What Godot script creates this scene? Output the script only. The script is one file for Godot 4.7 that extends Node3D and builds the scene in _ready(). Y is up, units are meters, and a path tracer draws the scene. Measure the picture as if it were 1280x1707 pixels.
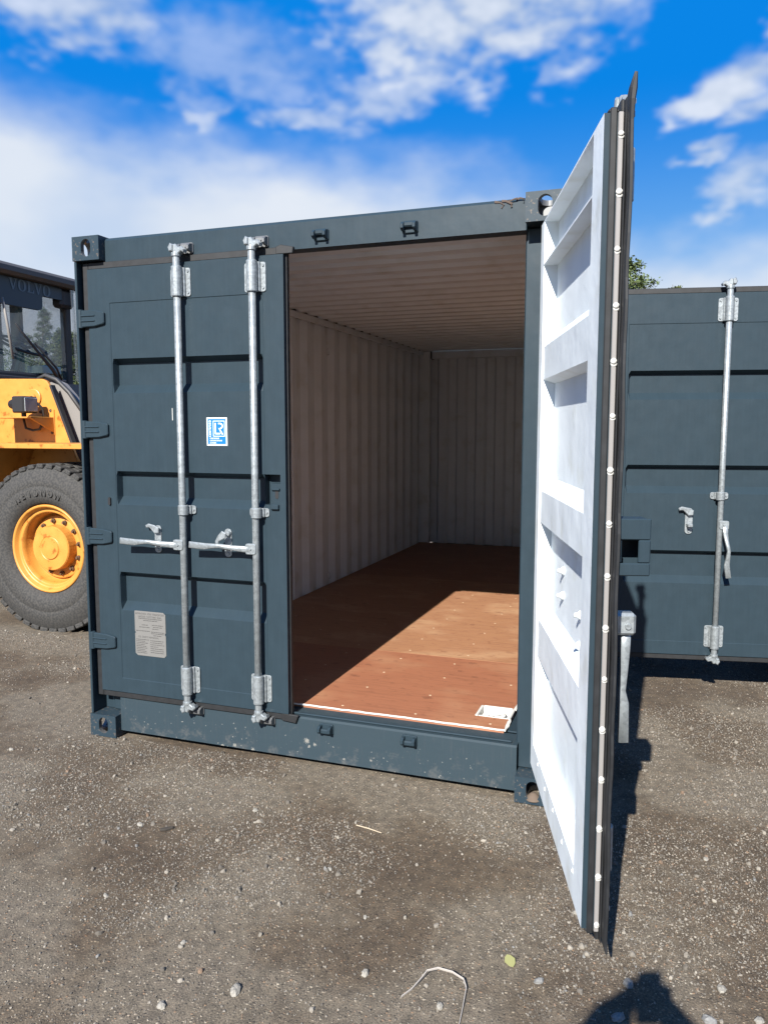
extends Node3D

var M := {}
var used := {}
var rng := RandomNumberGenerator.new()

# ------------------------------------------------------------------ helpers
func numbered(n: String) -> String:
	if not used.has(n):
		used[n] = 0
		return n
	used[n] += 1
	return "%s_%03d" % [n, used[n]]

func thing(called: String, label: String, category: String, at := Vector3.ZERO, turn := 0.0, group := "") -> Node3D:
	var o := Node3D.new()
	o.name = numbered(called)
	add_child(o)
	o.position = at
	o.rotation.y = turn
	tag(o, label, category, group)
	return o

func tag(o: Node, label: String, category: String, group := "") -> void:
	o.set_meta("label", label)
	o.set_meta("category", category)
	if group != "":
		o.set_meta("group", group)

func pivot(parent: Node, called: String, at := Vector3.ZERO, turn := 0.0) -> Node3D:
	var o := Node3D.new()
	o.name = called
	parent.add_child(o, true)
	o.position = at
	o.rotation.y = turn
	return o

func tool(smooth := false) -> SurfaceTool:
	var st := SurfaceTool.new()
	st.begin(Mesh.PRIMITIVE_TRIANGLES)
	st.set_smooth_group(0 if smooth else -1)
	return st

func mesh_of(st: SurfaceTool, normals := true) -> ArrayMesh:
	if normals:
		st.generate_normals()
	return st.commit()

func put(called: String, mesh: Mesh, mat: Material, parent: Node, at := Vector3.ZERO, rot := Vector3.ZERO) -> MeshInstance3D:
	var o := MeshInstance3D.new()
	o.name = called if parent != self else numbered(called)
	o.mesh = mesh
	o.material_override = mat
	parent.add_child(o, true)
	o.position = at
	o.rotation = rot
	return o

func obj(called: String, st: SurfaceTool, mat: Material, parent: Node, at := Vector3.ZERO, rot := Vector3.ZERO) -> MeshInstance3D:
	return put(called, mesh_of(st), mat, parent, at, rot)

func tri(st: SurfaceTool, a: Vector3, b: Vector3, c: Vector3) -> void:
	st.add_vertex(a); st.add_vertex(b); st.add_vertex(c)

func quad(st: SurfaceTool, a: Vector3, b: Vector3, c: Vector3, d: Vector3) -> void:
	tri(st, a, b, c); tri(st, a, c, d)

# chamfered box between two corners
func bx(st: SurfaceTool, lo: Vector3, hi: Vector3, r := 0.003, xf := Transform3D()) -> void:
	var c := (lo + hi) * 0.5
	var h := (hi - lo).abs() * 0.5
	r = minf(r, minf(h.x, minf(h.y, h.z)) * 0.8)
	var P := func(sx: float, sy: float, sz: float, ax: int) -> Vector3:
		var q := Vector3(sx * h.x, sy * h.y, sz * h.z)
		if ax != 0: q.x -= sx * r
		if ax != 1: q.y -= sy * r
		if ax != 2: q.z -= sz * r
		return xf * (c + q)
	for ax in 3:
		for s in [-1.0, 1.0]:
			var v := []
			for k in [[-1, -1], [1, -1], [1, 1], [-1, 1]]:
				var e := [0.0, 0.0, 0.0]
				e[ax] = s
				e[(ax + 1) % 3] = k[0]
				e[(ax + 2) % 3] = k[1]
				v.append(P.call(e[0], e[1], e[2], ax))
			if s > 0: quad(st, v[3], v[2], v[1], v[0])
			else: quad(st, v[0], v[1], v[2], v[3])
	for ax in 3:   # edges along ax
		var b := (ax + 1) % 3
		var d := (ax + 2) % 3
		for sb in [-1.0, 1.0]:
			for sd in [-1.0, 1.0]:
				var e0 := [0.0, 0.0, 0.0]
				var e1 := [0.0, 0.0, 0.0]
				e0[ax] = -1.0; e1[ax] = 1.0
				e0[b] = sb; e1[b] = sb
				e0[d] = sd; e1[d] = sd
				var p0: Vector3 = P.call(e0[0], e0[1], e0[2], b)
				var p1: Vector3 = P.call(e1[0], e1[1], e1[2], b)
				var p2: Vector3 = P.call(e1[0], e1[1], e1[2], d)
				var p3: Vector3 = P.call(e0[0], e0[1], e0[2], d)
				if sb * sd > 0: quad(st, p0, p1, p2, p3)
				else: quad(st, p3, p2, p1, p0)
	for sx in [-1.0, 1.0]:
		for sy in [-1.0, 1.0]:
			for sz in [-1.0, 1.0]:
				var a: Vector3 = P.call(sx, sy, sz, 0)
				var b2: Vector3 = P.call(sx, sy, sz, 1)
				var c2: Vector3 = P.call(sx, sy, sz, 2)
				if sx * sy * sz > 0: tri(st, a, c2, b2)
				else: tri(st, a, b2, c2)

func box(called: String, lo: Vector3, hi: Vector3, mat: Material, parent: Node, r := 0.003) -> MeshInstance3D:
	var st := tool()
	bx(st, lo, hi, r)
	return obj(called, st, mat, parent)

# extrude polygon given in (x,y) along z from z0 to z1, transformed, small bevel b on both faces
func prism(st: SurfaceTool, poly: PackedVector2Array, z0: float, z1: float, xf := Transform3D(), b := 0.0) -> void:
	if Geometry2D.is_polygon_clockwise(poly):
		poly = poly.duplicate()
		poly.reverse()
	var ins := poly
	if b > 0.0:
		var r := Geometry2D.offset_polygon(poly, -b, Geometry2D.JOIN_MITER)
		if r.size() == 1 and r[0].size() == poly.size():
			ins = r[0]
			var best := 0      # line the two rings up
			for k in ins.size():
				if ins[k].distance_to(poly[0]) < ins[best].distance_to(poly[0]): best = k
			var o := PackedVector2Array()
			for k in ins.size(): o.append(ins[(best + k) % ins.size()])
			ins = o
			if Geometry2D.is_polygon_clockwise(ins):
				ins = poly
				b = 0.0
		else:
			b = 0.0
	var t := Geometry2D.triangulate_polygon(ins)
	for i in range(0, t.size(), 3):
		var a := ins[t[i]]
		var c := ins[t[i + 1]]
		var d := ins[t[i + 2]]
		if (c - a).cross(d - a) < 0.0:
			var w := c
			c = d
			d = w
		tri(st, xf * Vector3(a.x, a.y, z1), xf * Vector3(d.x, d.y, z1), xf * Vector3(c.x, c.y, z1))
		tri(st, xf * Vector3(a.x, a.y, z0), xf * Vector3(c.x, c.y, z0), xf * Vector3(d.x, d.y, z0))
	var n := poly.size()
	for i in n:
		var j := (i + 1) % n
		var p := poly[i]
		var q := poly[j]
		quad(st, xf * Vector3(p.x, p.y, z0 + b), xf * Vector3(p.x, p.y, z1 - b), xf * Vector3(q.x, q.y, z1 - b), xf * Vector3(q.x, q.y, z0 + b))
		if b > 0.0:
			var pi2 := ins[i]
			var qi := ins[j]
			quad(st, xf * Vector3(p.x, p.y, z1 - b), xf * Vector3(pi2.x, pi2.y, z1), xf * Vector3(qi.x, qi.y, z1), xf * Vector3(q.x, q.y, z1 - b))
			quad(st, xf * Vector3(pi2.x, pi2.y, z0), xf * Vector3(p.x, p.y, z0 + b), xf * Vector3(q.x, q.y, z0 + b), xf * Vector3(qi.x, qi.y, z0))

func poly(pts: Array) -> PackedVector2Array:
	var o := PackedVector2Array()
	for p in pts: o.append(Vector2(p[0], p[1]))
	return o

func rounded(w: float, h: float, r: float, n := 4) -> PackedVector2Array:
	var o := PackedVector2Array()
	for k in 4:
		var c := Vector2((w * 0.5 - r) * [1, -1, -1, 1][k], (h * 0.5 - r) * [1, 1, -1, -1][k])
		for i in n + 1:
			var a := PI * 0.5 * (k + float(i) / n)
			o.append(c + Vector2(cos(a), sin(a)) * r)
	return o

# lathe profile [[r,h],...] about local z
func lathe(st: SurfaceTool, prof: Array, segs := 24, xf := Transform3D()) -> void:
	for i in prof.size() - 1:
		for k in segs:
			var a0 := TAU * k / segs
			var a1 := TAU * (k + 1) / segs
			var p0: Array = prof[i]
			var p1: Array = prof[i + 1]
			var v := func(p: Array, a: float) -> Vector3: return xf * Vector3(p[0] * cos(a), p[0] * sin(a), p[1])
			if p0[0] > 1e-6: tri(st, v.call(p0, a0), v.call(p1, a1), v.call(p0, a1)) 
			if p1[0] > 1e-6: tri(st, v.call(p0, a0), v.call(p1, a0), v.call(p1, a1))

func along(a: Vector3, b: Vector3) -> Transform3D:   # z axis from a to b
	var z := (b - a).normalized()
	var u := Vector3.UP if absf(z.y) < 0.9 else Vector3.RIGHT
	var x := u.cross(z).normalized()
	return Transform3D(Basis(x, z.cross(x), z), a)

func cyl(st: SurfaceTool, a: Vector3, b: Vector3, r0: float, r1 := -1.0, segs := 16, cham := 0.0) -> void:
	if r1 < 0.0: r1 = r0
	var L := a.distance_to(b)
	if cham > 0.0:
		lathe(st, [[0, 0], [r0 - cham, 0], [r0, cham], [r1, L - cham], [r1 - cham, L], [0, L]], segs, along(a, b))
	else:
		lathe(st, [[0, 0], [r0, 0], [r1, L], [0, L]], segs, along(a, b))

# sweep an ellipse / rounded bar through points; wh = [[w,h],...] half sizes; side = direction of w
func sweep(st: SurfaceTool, pts: Array, wh: Array, side: Vector3, n := 8, pw := 2.0) -> void:
	var rings := []
	for i in pts.size():
		var d: Vector3 = (pts[mini(i + 1, pts.size() - 1)] - pts[maxi(i - 1, 0)]).normalized()
		var s := (side - d * side.dot(d)).normalized()
		var t := d.cross(s)
		var ring := []
		for k in n:
			var a := TAU * (k + 0.5) / n
			var cx := signf(cos(a)) * pow(absf(cos(a)), 2.0 / pw)
			var cy := signf(sin(a)) * pow(absf(sin(a)), 2.0 / pw)
			ring.append(pts[i] + s * cx * wh[i][0] + t * cy * wh[i][1])
		rings.append(ring)
	for i in pts.size() - 1:
		for k in n:
			var j := (k + 1) % n
			quad(st, rings[i][k], rings[i + 1][k], rings[i + 1][j], rings[i][j])
	for k in range(1, n - 1):
		tri(st, rings[0][0], rings[0][k], rings[0][k + 1])
		tri(st, rings[-1][0], rings[-1][k + 1], rings[-1][k])

func lin(r: float, g: float, b: float) -> Color:
	return Color(r, g, b).linear_to_srgb()

func noise_tex(seed_: int, freq: float, c: Array, size := 512, oct := 4, normal := false, strength := 4.0) -> NoiseTexture2D:
	var f := FastNoiseLite.new()
	f.seed = seed_
	f.noise_type = FastNoiseLite.TYPE_SIMPLEX_SMOOTH
	f.frequency = freq
	f.fractal_octaves = oct
	var t := NoiseTexture2D.new()
	t.width = size
	t.height = size
	t.seamless = true
	t.generate_mipmaps = false
	t.noise = f
	if normal:
		t.as_normal_map = true
		t.bump_strength = strength
	else:
		var g := Gradient.new()
		g.offsets = PackedFloat32Array(c.map(func(e): return e[0]))
		g.colors = PackedColorArray(c.map(func(e): return e[1]))
		t.color_ramp = g
	return t

func grey(v: float) -> Color:
	return Color(v, v, v)

func mat(c: Color, rough: float, metal := 0.0) -> StandardMaterial3D:
	var m := StandardMaterial3D.new()
	m.albedo_color = c
	m.roughness = rough
	m.metallic = metal
	return m

func tri_planar(m: StandardMaterial3D, scale: float) -> void:
	m.uv1_triplanar = true
	m.uv1_scale = Vector3.ONE * scale

# ------------------------------------------------------------------ materials
func make_materials() -> void:
	var mottle := streak_image()
	var rmap := noise_tex(5, 0.02, [[0.0, grey(0.86)], [1.0, grey(1.0)]], 512, 4)
	var peel := noise_tex(8, 0.007, [], 512, 5, true, 9.0)
	var p := mat(lin(0.0205, 0.0355, 0.0475), 0.44)
	p.albedo_texture = mottle
	p.roughness_texture = rmap
	p.normal_enabled = true
	p.normal_texture = peel
	p.normal_scale = 0.05
	p.metallic_specular = 0.36
	tri_planar(p, 0.9)
	M.paint = p
	var wn: StandardMaterial3D = p.duplicate()
	wn.albedo_color = Color.WHITE
	wn.albedo_texture = noise_tex(51, 0.035, [[0.0, lin(0.085, 0.060, 0.045)], [0.20, lin(0.12, 0.10, 0.085)], [0.235, lin(0.0205, 0.0355, 0.0475)], [0.8, lin(0.0205, 0.0355, 0.0475)], [1.0, lin(0.030, 0.044, 0.054)]], 512, 5)
	tri_planar(wn, 2.5)
	M.worn = wn
	# lower steel: the same paint under dried mud splashes
	var d: StandardMaterial3D = p.duplicate()
	d.albedo_texture = dirt_image()
	d.albedo_color = Color.WHITE
	d.roughness = 0.7
	d.metallic_specular = 0.4
	d.uv1_triplanar = false
	M.paint_dirty = d
	var w := mat(lin(0.71, 0.77, 0.81), 0.5)
	w.albedo_texture = noise_tex(13, 0.008, [[0.0, Color(0.90, 0.89, 0.86)], [0.35, grey(0.97)], [1.0, grey(1.0)]], 512, 6)
	w.normal_enabled = true
	w.normal_texture = peel
	w.normal_scale = 0.16
	tri_planar(w, 0.8)
	M.white = w
	M.interior = w
	var r := mat(lin(0.013, 0.0145, 0.017), 0.6)
	r.albedo_texture = noise_tex(19, 0.02, [[0.0, grey(0.7)], [1.0, grey(1.0)]], 256, 3)
	tri_planar(r, 3.0)
	M.rubber = r
	var g := mat(lin(0.33, 0.365, 0.385), 0.42, 0.5)
	var zt := noise_tex(23, 0.045, [[0.0, grey(0.80)], [0.5, grey(0.92)], [1.0, grey(1.0)]], 512, 1)
	zt.noise.noise_type = FastNoiseLite.TYPE_CELLULAR
	zt.noise.cellular_return_type = FastNoiseLite.RETURN_CELL_VALUE
	g.albedo_texture = zt
	g.normal_enabled = true
	g.normal_texture = noise_tex(29, 0.04, [], 256, 3, true, 3.0)
	g.normal_scale = 0.10
	tri_planar(g, 5.0)
	M.zinc = g
	M.steel_dark = mat(lin(0.16, 0.165, 0.17), 0.5, 0.6)
	M.strip = mat(lin(0.25, 0.24, 0.235), 0.36, 0.2)
	M.sealant = mat(lin(0.50, 0.50, 0.48), 0.6)
	M.black = mat(lin(0.012, 0.012, 0.014), 0.55)
	M.rust = mat(lin(0.075, 0.055, 0.045), 0.9)
	M.soil = mat(lin(0.105, 0.078, 0.058), 0.95)
	M.plate = mat(lin(0.15, 0.148, 0.143), 0.5, 0.1)
	M.ink = mat(lin(0.035, 0.035, 0.035), 0.6)
	M.blue = mat(lin(0.003, 0.125, 0.46), 0.4)
	M.print_white = mat(lin(0.62, 0.63, 0.64), 0.45)
	# plywood floor
	for k in 3:
		var c: Array = [[0.268, 0.108, 0.058], [0.30, 0.150, 0.080], [0.25, 0.11, 0.060]][k]
		var f := mat(Color.WHITE, 0.55)
		f.albedo_texture = ply_image(k, lin(c[0], c[1], c[2]))
		M["ply%d" % k] = f
	# loader
	var y := mat(lin(0.52, 0.232, 0.045), 0.45)
	y.albedo_texture = noise_tex(31, 0.012, [[0.0, Color(0.60, 0.48, 0.38)], [0.16, Color(0.80, 0.72, 0.62)], [0.24, Color(0.95, 0.93, 0.88)], [1.0, Color.WHITE]], 512, 6)
	tri_planar(y, 1.2)
	M.yellow = y
	var t := mat(lin(0.048, 0.048, 0.048), 0.85)
	t.albedo_texture = noise_tex(37, 0.02, [[0.0, grey(0.62)], [0.45, grey(0.80)], [0.62, Color(1.0, 0.98, 0.95)], [1.0, Color(1.0, 0.97, 0.92)]], 512, 6)
	tri_planar(t, 4.0)
	M.tyre = t
	M.loader_grey = mat(lin(0.17, 0.16, 0.152), 0.6)
	M.loader_dark = mat(lin(0.03, 0.03, 0.032), 0.55)
	M.cab_frame = mat(lin(0.075, 0.068, 0.062), 0.55)
	M.bolt = mat(lin(0.10, 0.06, 0.035), 0.7, 0.3)
	var gl := mat(Color(lin(0.05, 0.11, 0.13), 0.22), 0.02)
	gl.transparency = BaseMaterial3D.TRANSPARENCY_ALPHA
	M.glass = gl
	M.visor = mat(lin(0.012, 0.032, 0.05), 0.45)
	M.letter = mat(lin(0.085, 0.13, 0.165), 0.5)
	var le := mat(lin(0.6, 0.62, 0.62), 0.12, 0.6)
	M.lens = le
	M.dash = mat(lin(0.30, 0.40, 0.37), 0.5)
	# ground
	var gr := mat(Color.WHITE, 0.95)
	var gi := ground_images()
	gr.albedo_texture = gi[0]
	gr.normal_enabled = true
	gr.normal_texture = gi[1]
	gr.normal_scale = 0.7
	gr.uv1_scale = Vector3.ONE / 1.37
	gr.detail_enabled = true
	gr.detail_blend_mode = BaseMaterial3D.BLEND_MODE_MUL
	gr.detail_uv_layer = BaseMaterial3D.DETAIL_UV_2
	gr.detail_albedo = noise_tex(41, 0.011, [[0.0, Color(0.66, 0.60, 0.54)], [0.42, Color(0.82, 0.78, 0.73)], [0.6, Color(0.97, 0.965, 0.95)], [1.0, Color.WHITE]], 512, 6)
	gr.uv2_scale = Vector3.ONE / 6.1
	M.ground = gr
	var pb := mat(Color.WHITE, 0.85)
	pb.vertex_color_use_as_albedo = true
	M.pebble = pb
	M.bark = mat(lin(0.085, 0.07, 0.055), 0.9)
	for k in 3:
		var lf := mat(lin([0.075, 0.05, 0.10][k], [0.105, 0.085, 0.12][k], [0.03, 0.03, 0.035][k]), 0.6)
		lf.backlight = lin(0.05, 0.08, 0.015)
		lf.vertex_color_use_as_albedo = false
		M["leaf%d" % k] = lf

func streak_image() -> ImageTexture:
	var S := 512
	var n := FastNoiseLite.new()
	n.seed = 44
	n.frequency = 0.02
	n.fractal_octaves = 5
	var broad := n.get_seamless_image(S, S)
	n.seed = 45
	n.frequency = 0.11
	var fine := n.get_seamless_image(S, S)
	var im := Image.create(S, S, false, Image.FORMAT_RGB8)
	var r := RandomNumberGenerator.new()
	r.seed = 46
	for j in S:
		for i in S:
			var run := fine.get_pixel(i, int(j * 0.0625)).r     # narrow, tall marks
			var v := 0.93 + 0.05 * broad.get_pixel(i, j).r + 0.045 * (run - 0.5)
			im.set_pixel(i, j, grey(v))
	for k in 26:      # short scratches down to the primer
		var x := r.randi_range(4, S - 5)
		var y := r.randi_range(4, S - 40)
		var dx := r.randf_range(-0.5, 0.5)
		for q in r.randi_range(3, 22):
			im.set_pixel(clampi(int(x + dx * q), 0, S - 1), y + q, grey(r.randf_range(0.84, 1.0)))
	return ImageTexture.create_from_image(im)

func dirt_image() -> ImageTexture:
	var W := 1024
	var H := 128
	var n := FastNoiseLite.new()
	n.seed = 71
	n.frequency = 0.03
	n.fractal_octaves = 5
	var n2 := FastNoiseLite.new()
	n2.seed = 72
	n2.frequency = 0.11
	n2.fractal_octaves = 3
	var im := Image.create(W, H, false, Image.FORMAT_RGB8)
	var base := Color(0.0200, 0.0345, 0.0455)
	var mud := Color(0.13, 0.125, 0.115)
	for j in H:
		var low := float(j) / H     # 1 at the bottom edge, where the splashes start
		for i in W:
			var a := n.get_noise_2d(i * 0.8, j * 0.55) * 0.5 + 0.5
			var b := n2.get_noise_2d(i, j) * 0.5 + 0.5
			var s := clampf((a * 0.9 + b * 0.35 - 0.98 + low * 0.42) * 2.6, 0.0, 1.0) * 0.40
			var run := n2.get_noise_2d(i * 1.4, j * 0.05) * 0.5 + 0.5   # wash marks running down
			s = maxf(s, clampf((run - 0.60) * 2.5, 0.0, 1.0) * 0.16 * clampf(a * 2.0 - 0.5, 0.0, 1.0))
			im.set_pixel(i, j, base.lerp(mud, s).linear_to_srgb())
	var r := RandomNumberGenerator.new()
	r.seed = 5
	# pale dried splashes, the big ones where the photograph has them
	var spots := [[475, 62, 9], [493, 70, 6], [480, 78, 5], [300, 108, 7], [345, 112, 6], [270, 115, 6], [930, 118, 7], [560, 100, 4], [620, 92, 4]]
	for k in 130: spots.append([r.randi_range(0, W - 1), r.randi_range(40, H - 1), r.randi_range(1, 2)])
	for s in spots:
		for j in range(-s[2], s[2] + 1):
			for i in range(-s[2], s[2] + 1):
				var x: int = s[0] + i
				var y: int = s[1] + j
				if x < 0 or y < 0 or x >= W or y >= H: continue
				var q: float = Vector2(i * 1.35, j).length() / s[2] + n2.get_noise_2d(x * 2.4, y * 2.4) * 0.9
				if q < 0.75: im.set_pixel(x, y, im.get_pixel(x, y).lerp(lin(0.26, 0.24, 0.21), 0.75))
	return ImageTexture.create_from_image(im)

func ply_image(k: int, c: Color) -> ImageTexture:
	var n := FastNoiseLite.new()
	n.seed = 90 + k
	n.frequency = 0.012
	n.fractal_octaves = 5
	var W := 768
	var H := 384 if k == 0 else 768
	var im := Image.create(W, H, false, Image.FORMAT_RGB8)
	var pale := lin(0.40, 0.25, 0.145)
	var dark := lin(0.13, 0.052, 0.03)
	for j in H:
		for i in W:
			var g := n.get_noise_2d(i * 0.6, j * 11.0) * 0.5 + 0.5          # grain across the width
			var b := n.get_noise_2d(i * 0.45 + 900, j * (0.45 if k == 0 else 0.8)) * 0.5 + 0.5    # scuffs
			var e := n.get_noise_2d(i * 2.6 - 500, j * 5.0) * 0.5 + 0.5
			var o := c.lerp(dark, clampf((0.5 - g) * 1.1, 0.0, 0.4))
			o = o.lerp(pale, clampf((b - 0.5) * (2.2 if k == 1 else 1.0), 0.0, 0.6))
			o = o.lerp(dark, clampf((e - 0.66) * 3.0, 0.0, 0.45))
			im.set_pixel(i, j, o)
	var r := RandomNumberGenerator.new()
	r.seed = 33 + k
	for s in 26:      # oil spots and scratches
		var x0 := r.randf() * W
		var y0 := r.randf() * H
		var L := r.randf_range(2, 9)
		for j in range(-10, 11):
			for i in range(-14, 15):
				var x := int(x0) + i
				var y := int(y0) + j
				if x < 0 or y < 0 or x >= W or y >= H: continue
				if Vector2(i * 0.7, j).length() + n.get_noise_2d(x * 9.0, y * 9.0) * 6.0 < L - 2.0:
					im.set_pixel(x, y, im.get_pixel(x, y).lerp(dark, 0.45))
	return ImageTexture.create_from_image(im)

func ground_images() -> Array:
	var S := 1024
	var n := FastNoiseLite.new()
	n.seed = 7
	n.frequency = 0.02
	n.fractal_octaves = 5
	var soil := n.get_seamless_image(S, S)
	n.frequency = 0.16
	n.seed = 8
	var fine := n.get_seamless_image(S, S)
	var h := PackedFloat32Array()
	h.resize(S * S)
	var col := PackedByteArray()
	col.resize(S * S * 3)
	var sd := soil.get_data()
	var fd := fine.get_data()
	for i in S * S:
		var a := sd[i] / 255.0
		var b := fd[i] / 255.0
		h[i] = a * 0.25 + b * 0.35
		var v := 0.72 + 0.34 * a + 0.5 * (b - 0.5)
		col[i * 3] = int(clampf(105.0 * v, 0, 255))
		col[i * 3 + 1] = int(clampf(96.0 * v, 0, 255))
		col[i * 3 + 2] = int(clampf(83.5 * v, 0, 255))
	var r := RandomNumberGenerator.new()
	r.seed = 11
	for k in 26000:
		var x0 := r.randi_range(0, S - 1)
		var y0 := r.randi_range(0, S - 1)
		var rad := 0.8 + pow(r.randf(), 3.0) * 2.6
		var ax := r.randf_range(0.55, 1.0)
		var an := r.randf() * TAU
		var tone := r.randf()
		var c := Color8(68, 62, 54).lerp(Color8(160, 150, 134), tone * tone)
		if r.randf() < 0.1: c = Color8(126, 104, 84)
		var e := int(rad) + 1
		for j in range(-e, e + 1):
			for i in range(-e, e + 1):
				var p := Vector2(i, j).rotated(an)
				p.y /= ax
				var q := 1.0 - p.length() / rad
				if q <= 0.0: continue
				var id: int = posmod(y0 + j, S) * S + posmod(x0 + i, S)
				h[id] = maxf(h[id], 0.5 + minf(q, 0.5) * 0.3 * rad)
				var dk := 0.9 + 0.2 * r.randf()
				col[id * 3] = int(clampf(c.r8 * dk, 0, 255))
				col[id * 3 + 1] = int(clampf(c.g8 * dk, 0, 255))
				col[id * 3 + 2] = int(clampf(c.b8 * dk, 0, 255))
	var hb := PackedByteArray()
	hb.resize(S * S)
	for i in S * S: hb[i] = int(clampf(h[i] * 160.0, 0, 255))
	var him := Image.create_from_data(S, S, false, Image.FORMAT_L8, hb)
	him.convert(Image.FORMAT_RGBA8)
	him.bump_map_to_normal_map(5.0)
	var cim := Image.create_from_data(S, S, false, Image.FORMAT_RGB8, col)
	return [ImageTexture.create_from_image(cim), ImageTexture.create_from_image(him)]

# ------------------------------------------------------------------ sky
func sky_panorama() -> ImageTexture:
	var W := 2048
	var H := 1024
	var im := Image.create(W, H, false, Image.FORMAT_RGBF)
	var n := FastNoiseLite.new()
	n.seed = 21
	n.frequency = 2.2
	n.fractal_octaves = 5
	n.fractal_gain = 0.55
	var n2 := FastNoiseLite.new()
	n2.seed = 22
	n2.frequency = 9.0
	n2.fractal_octaves = 4
	n2.fractal_gain = 0.6
	var n3 := FastNoiseLite.new()
	n3.seed = 23
	n3.frequency = 30.0
	n3.fractal_octaves = 3
	# cloud groups: azimuth from -z to +x, elevation, half sizes in degrees, tilt, strength
	var blobs := [[-42.0, 25.8, 5.0, 2.2, 0.0, 0.72], [-31.0, 23.6, 7.0, 2.4, -0.10, 0.34], [-14.0, 27.8, 8.5, 4.0, 0.12, 0.85], [-19.0, 22.6, 4.2, 2.0, 0.45, 0.6], [-24.5, 20.2, 3.0, 0.8, 0.15, 0.6],
		[2.6, 21.3, 2.3, 1.4, 0.15, 0.85], [4.8, 19.6, 1.8, 0.9, 0.3, 0.7], [2.0, 17.2, 1.6, 0.5, 0.0, 0.75], [4.8, 15.0, 2.6, 1.5, 0.1, 0.7], [6.0, 24.3, 1.3, 1.0, 0.0, 0.7], [-31.2, 20.3, 1.1, 0.5, 0.0, 0.55], [-9.4, 23.4, 0.8, 0.6, 0.6, 0.35]]
	var rim := Curve.new()      # upper edge of the low bank, degrees, by azimuth
	rim.min_value = 0.0
	rim.max_value = 40.0
	for p in [[-180, 13.5], [-130, 12.0], [-90, 15.0], [-60, 20.0], [-44, 20.8], [-36, 19.2], [-28, 17.6], [-18, 17.6], [-10, 16.8], [-2, 13.0], [6, 11.8], [30, 12.5], [75, 14.0], [120, 12.0], [180, 13.5]]:
		rim.add_point(Vector2((p[0] + 180.0) / 360.0, p[1]), 0, 0, Curve.TANGENT_LINEAR, Curve.TANGENT_LINEAR)
	rim.bake_resolution = 720
	for j in H:
		var el := (0.5 - (j + 0.5) / H) * PI
		if el < -0.02:
			for i in W: im.set_pixel(i, j, Color(0.10, 0.095, 0.085))
			continue
		var eld := rad_to_deg(el)
		var t := clampf(eld / 34.0, 0.0, 1.0)
		var blue := Color(0.22, 0.48, 0.82).lerp(Color(0.003, 0.215, 0.73), smoothstep(0.15, 0.66, t))
		blue = blue.lerp(Color(0.006, 0.13, 0.50), smoothstep(35.0, 90.0, eld))
		for i in W:
			var az := wrapf((i + 0.5) / W * TAU, -PI, PI)
			var azd := rad_to_deg(az)
			var dir := Vector3(sin(az) * cos(el), sin(el), -cos(az) * cos(el))
			var a := n.get_noise_3d(dir.x, dir.y * 1.5, dir.z)
			var b := n2.get_noise_3d(dir.x, dir.y * 2.2, dir.z)
			# low bank of thin white cloud all round, its upper edge wandering
			var f := n3.get_noise_3d(dir.x, dir.y * 2.0, dir.z)
			var edge: float = rim.sample_baked((azd + 180.0) / 360.0) + 2.6 * a + 1.3 * b
			var bank := (1.0 - smoothstep(edge - 4.5, edge + 2.5, eld)) * (0.94 + 0.25 * a)
			# scattered cumulus, everywhere else by chance, near the photographed ones by group
			var dens := 0.0
			if eld > 27.0 or absf(azd + 20.0) > 34.0:
				dens = smoothstep(0.10, 0.42, a + 0.22 * b + 0.08 * f) * smoothstep(8.0, 16.0, eld) * 0.9
				dens *= clampf(maxf(smoothstep(27.0, 33.0, eld), smoothstep(34.0, 42.0, absf(azd + 20.0))), 0.0, 1.0)
			if eld > 10.0 and eld < 36.0 and absf(azd + 20.0) < 45.0:
				for q in blobs:
					var dx: float = azd + 4.0 * a + 2.2 * b - q[0]
					var dy: float = eld + 1.8 * b - 1.6 * a - q[1]
					var c := cos(q[4])
					var s := sin(q[4])
					var u: float = (dx * c + dy * s) / q[2]
					var v: float = (-dx * s + dy * c) / q[3]
					var rr := u * u + v * v
					if rr < 3.6:
						dens = maxf(dens, q[5] * smoothstep(0.05, 1.30, 1.10 - rr * 0.44 + b * 0.85 + f * 0.30))
			var cloud := 1.0 - (1.0 - clampf(bank, 0.0, 0.96)) * (1.0 - clampf(dens, 0.0, 0.97))
			var body := clampf(0.55 + b * 0.8 + a * 0.3 + f * 0.3, 0.0, 1.0)
			var white := Color(0.46, 0.54, 0.64).lerp(Color(0.78, 0.82, 0.88), body)
			if dens < bank: white = Color(0.60, 0.68, 0.80).lerp(Color(0.76, 0.80, 0.86), clampf(0.5 + a * 0.8, 0.0, 1.0))
			im.set_pixel(i, j, blue.lerp(white, cloud))
	return ImageTexture.create_from_image(im)

# ------------------------------------------------------------------ door leaves
const T := 0.06
const Y0 := 0.25
const Y1 := 2.432
var pockets := [[1.985, 1.812], [1.418, 1.245], [0.895, 0.692]]

func pocket_depth(u: float, v: float, ua: float, ub: float, depth: float) -> float:
	var d := 0.0
	for p in pockets:
		var t := minf(minf((u - ua) / 0.006, (ub - u) / 0.012), minf((p[0] - v) / 0.022, (v - p[1]) / 0.042))
		d = maxf(d, clampf(t, 0.0, 1.0) * depth)
	return d

func rib_height(v: float) -> float:
	var d := 0.0
	for p in pockets: d = maxf(d, clampf(minf((p[0] + 0.02 - v) / 0.050, (v - p[1]) / 0.016), 0.0, 1.0))
	return d

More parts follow.
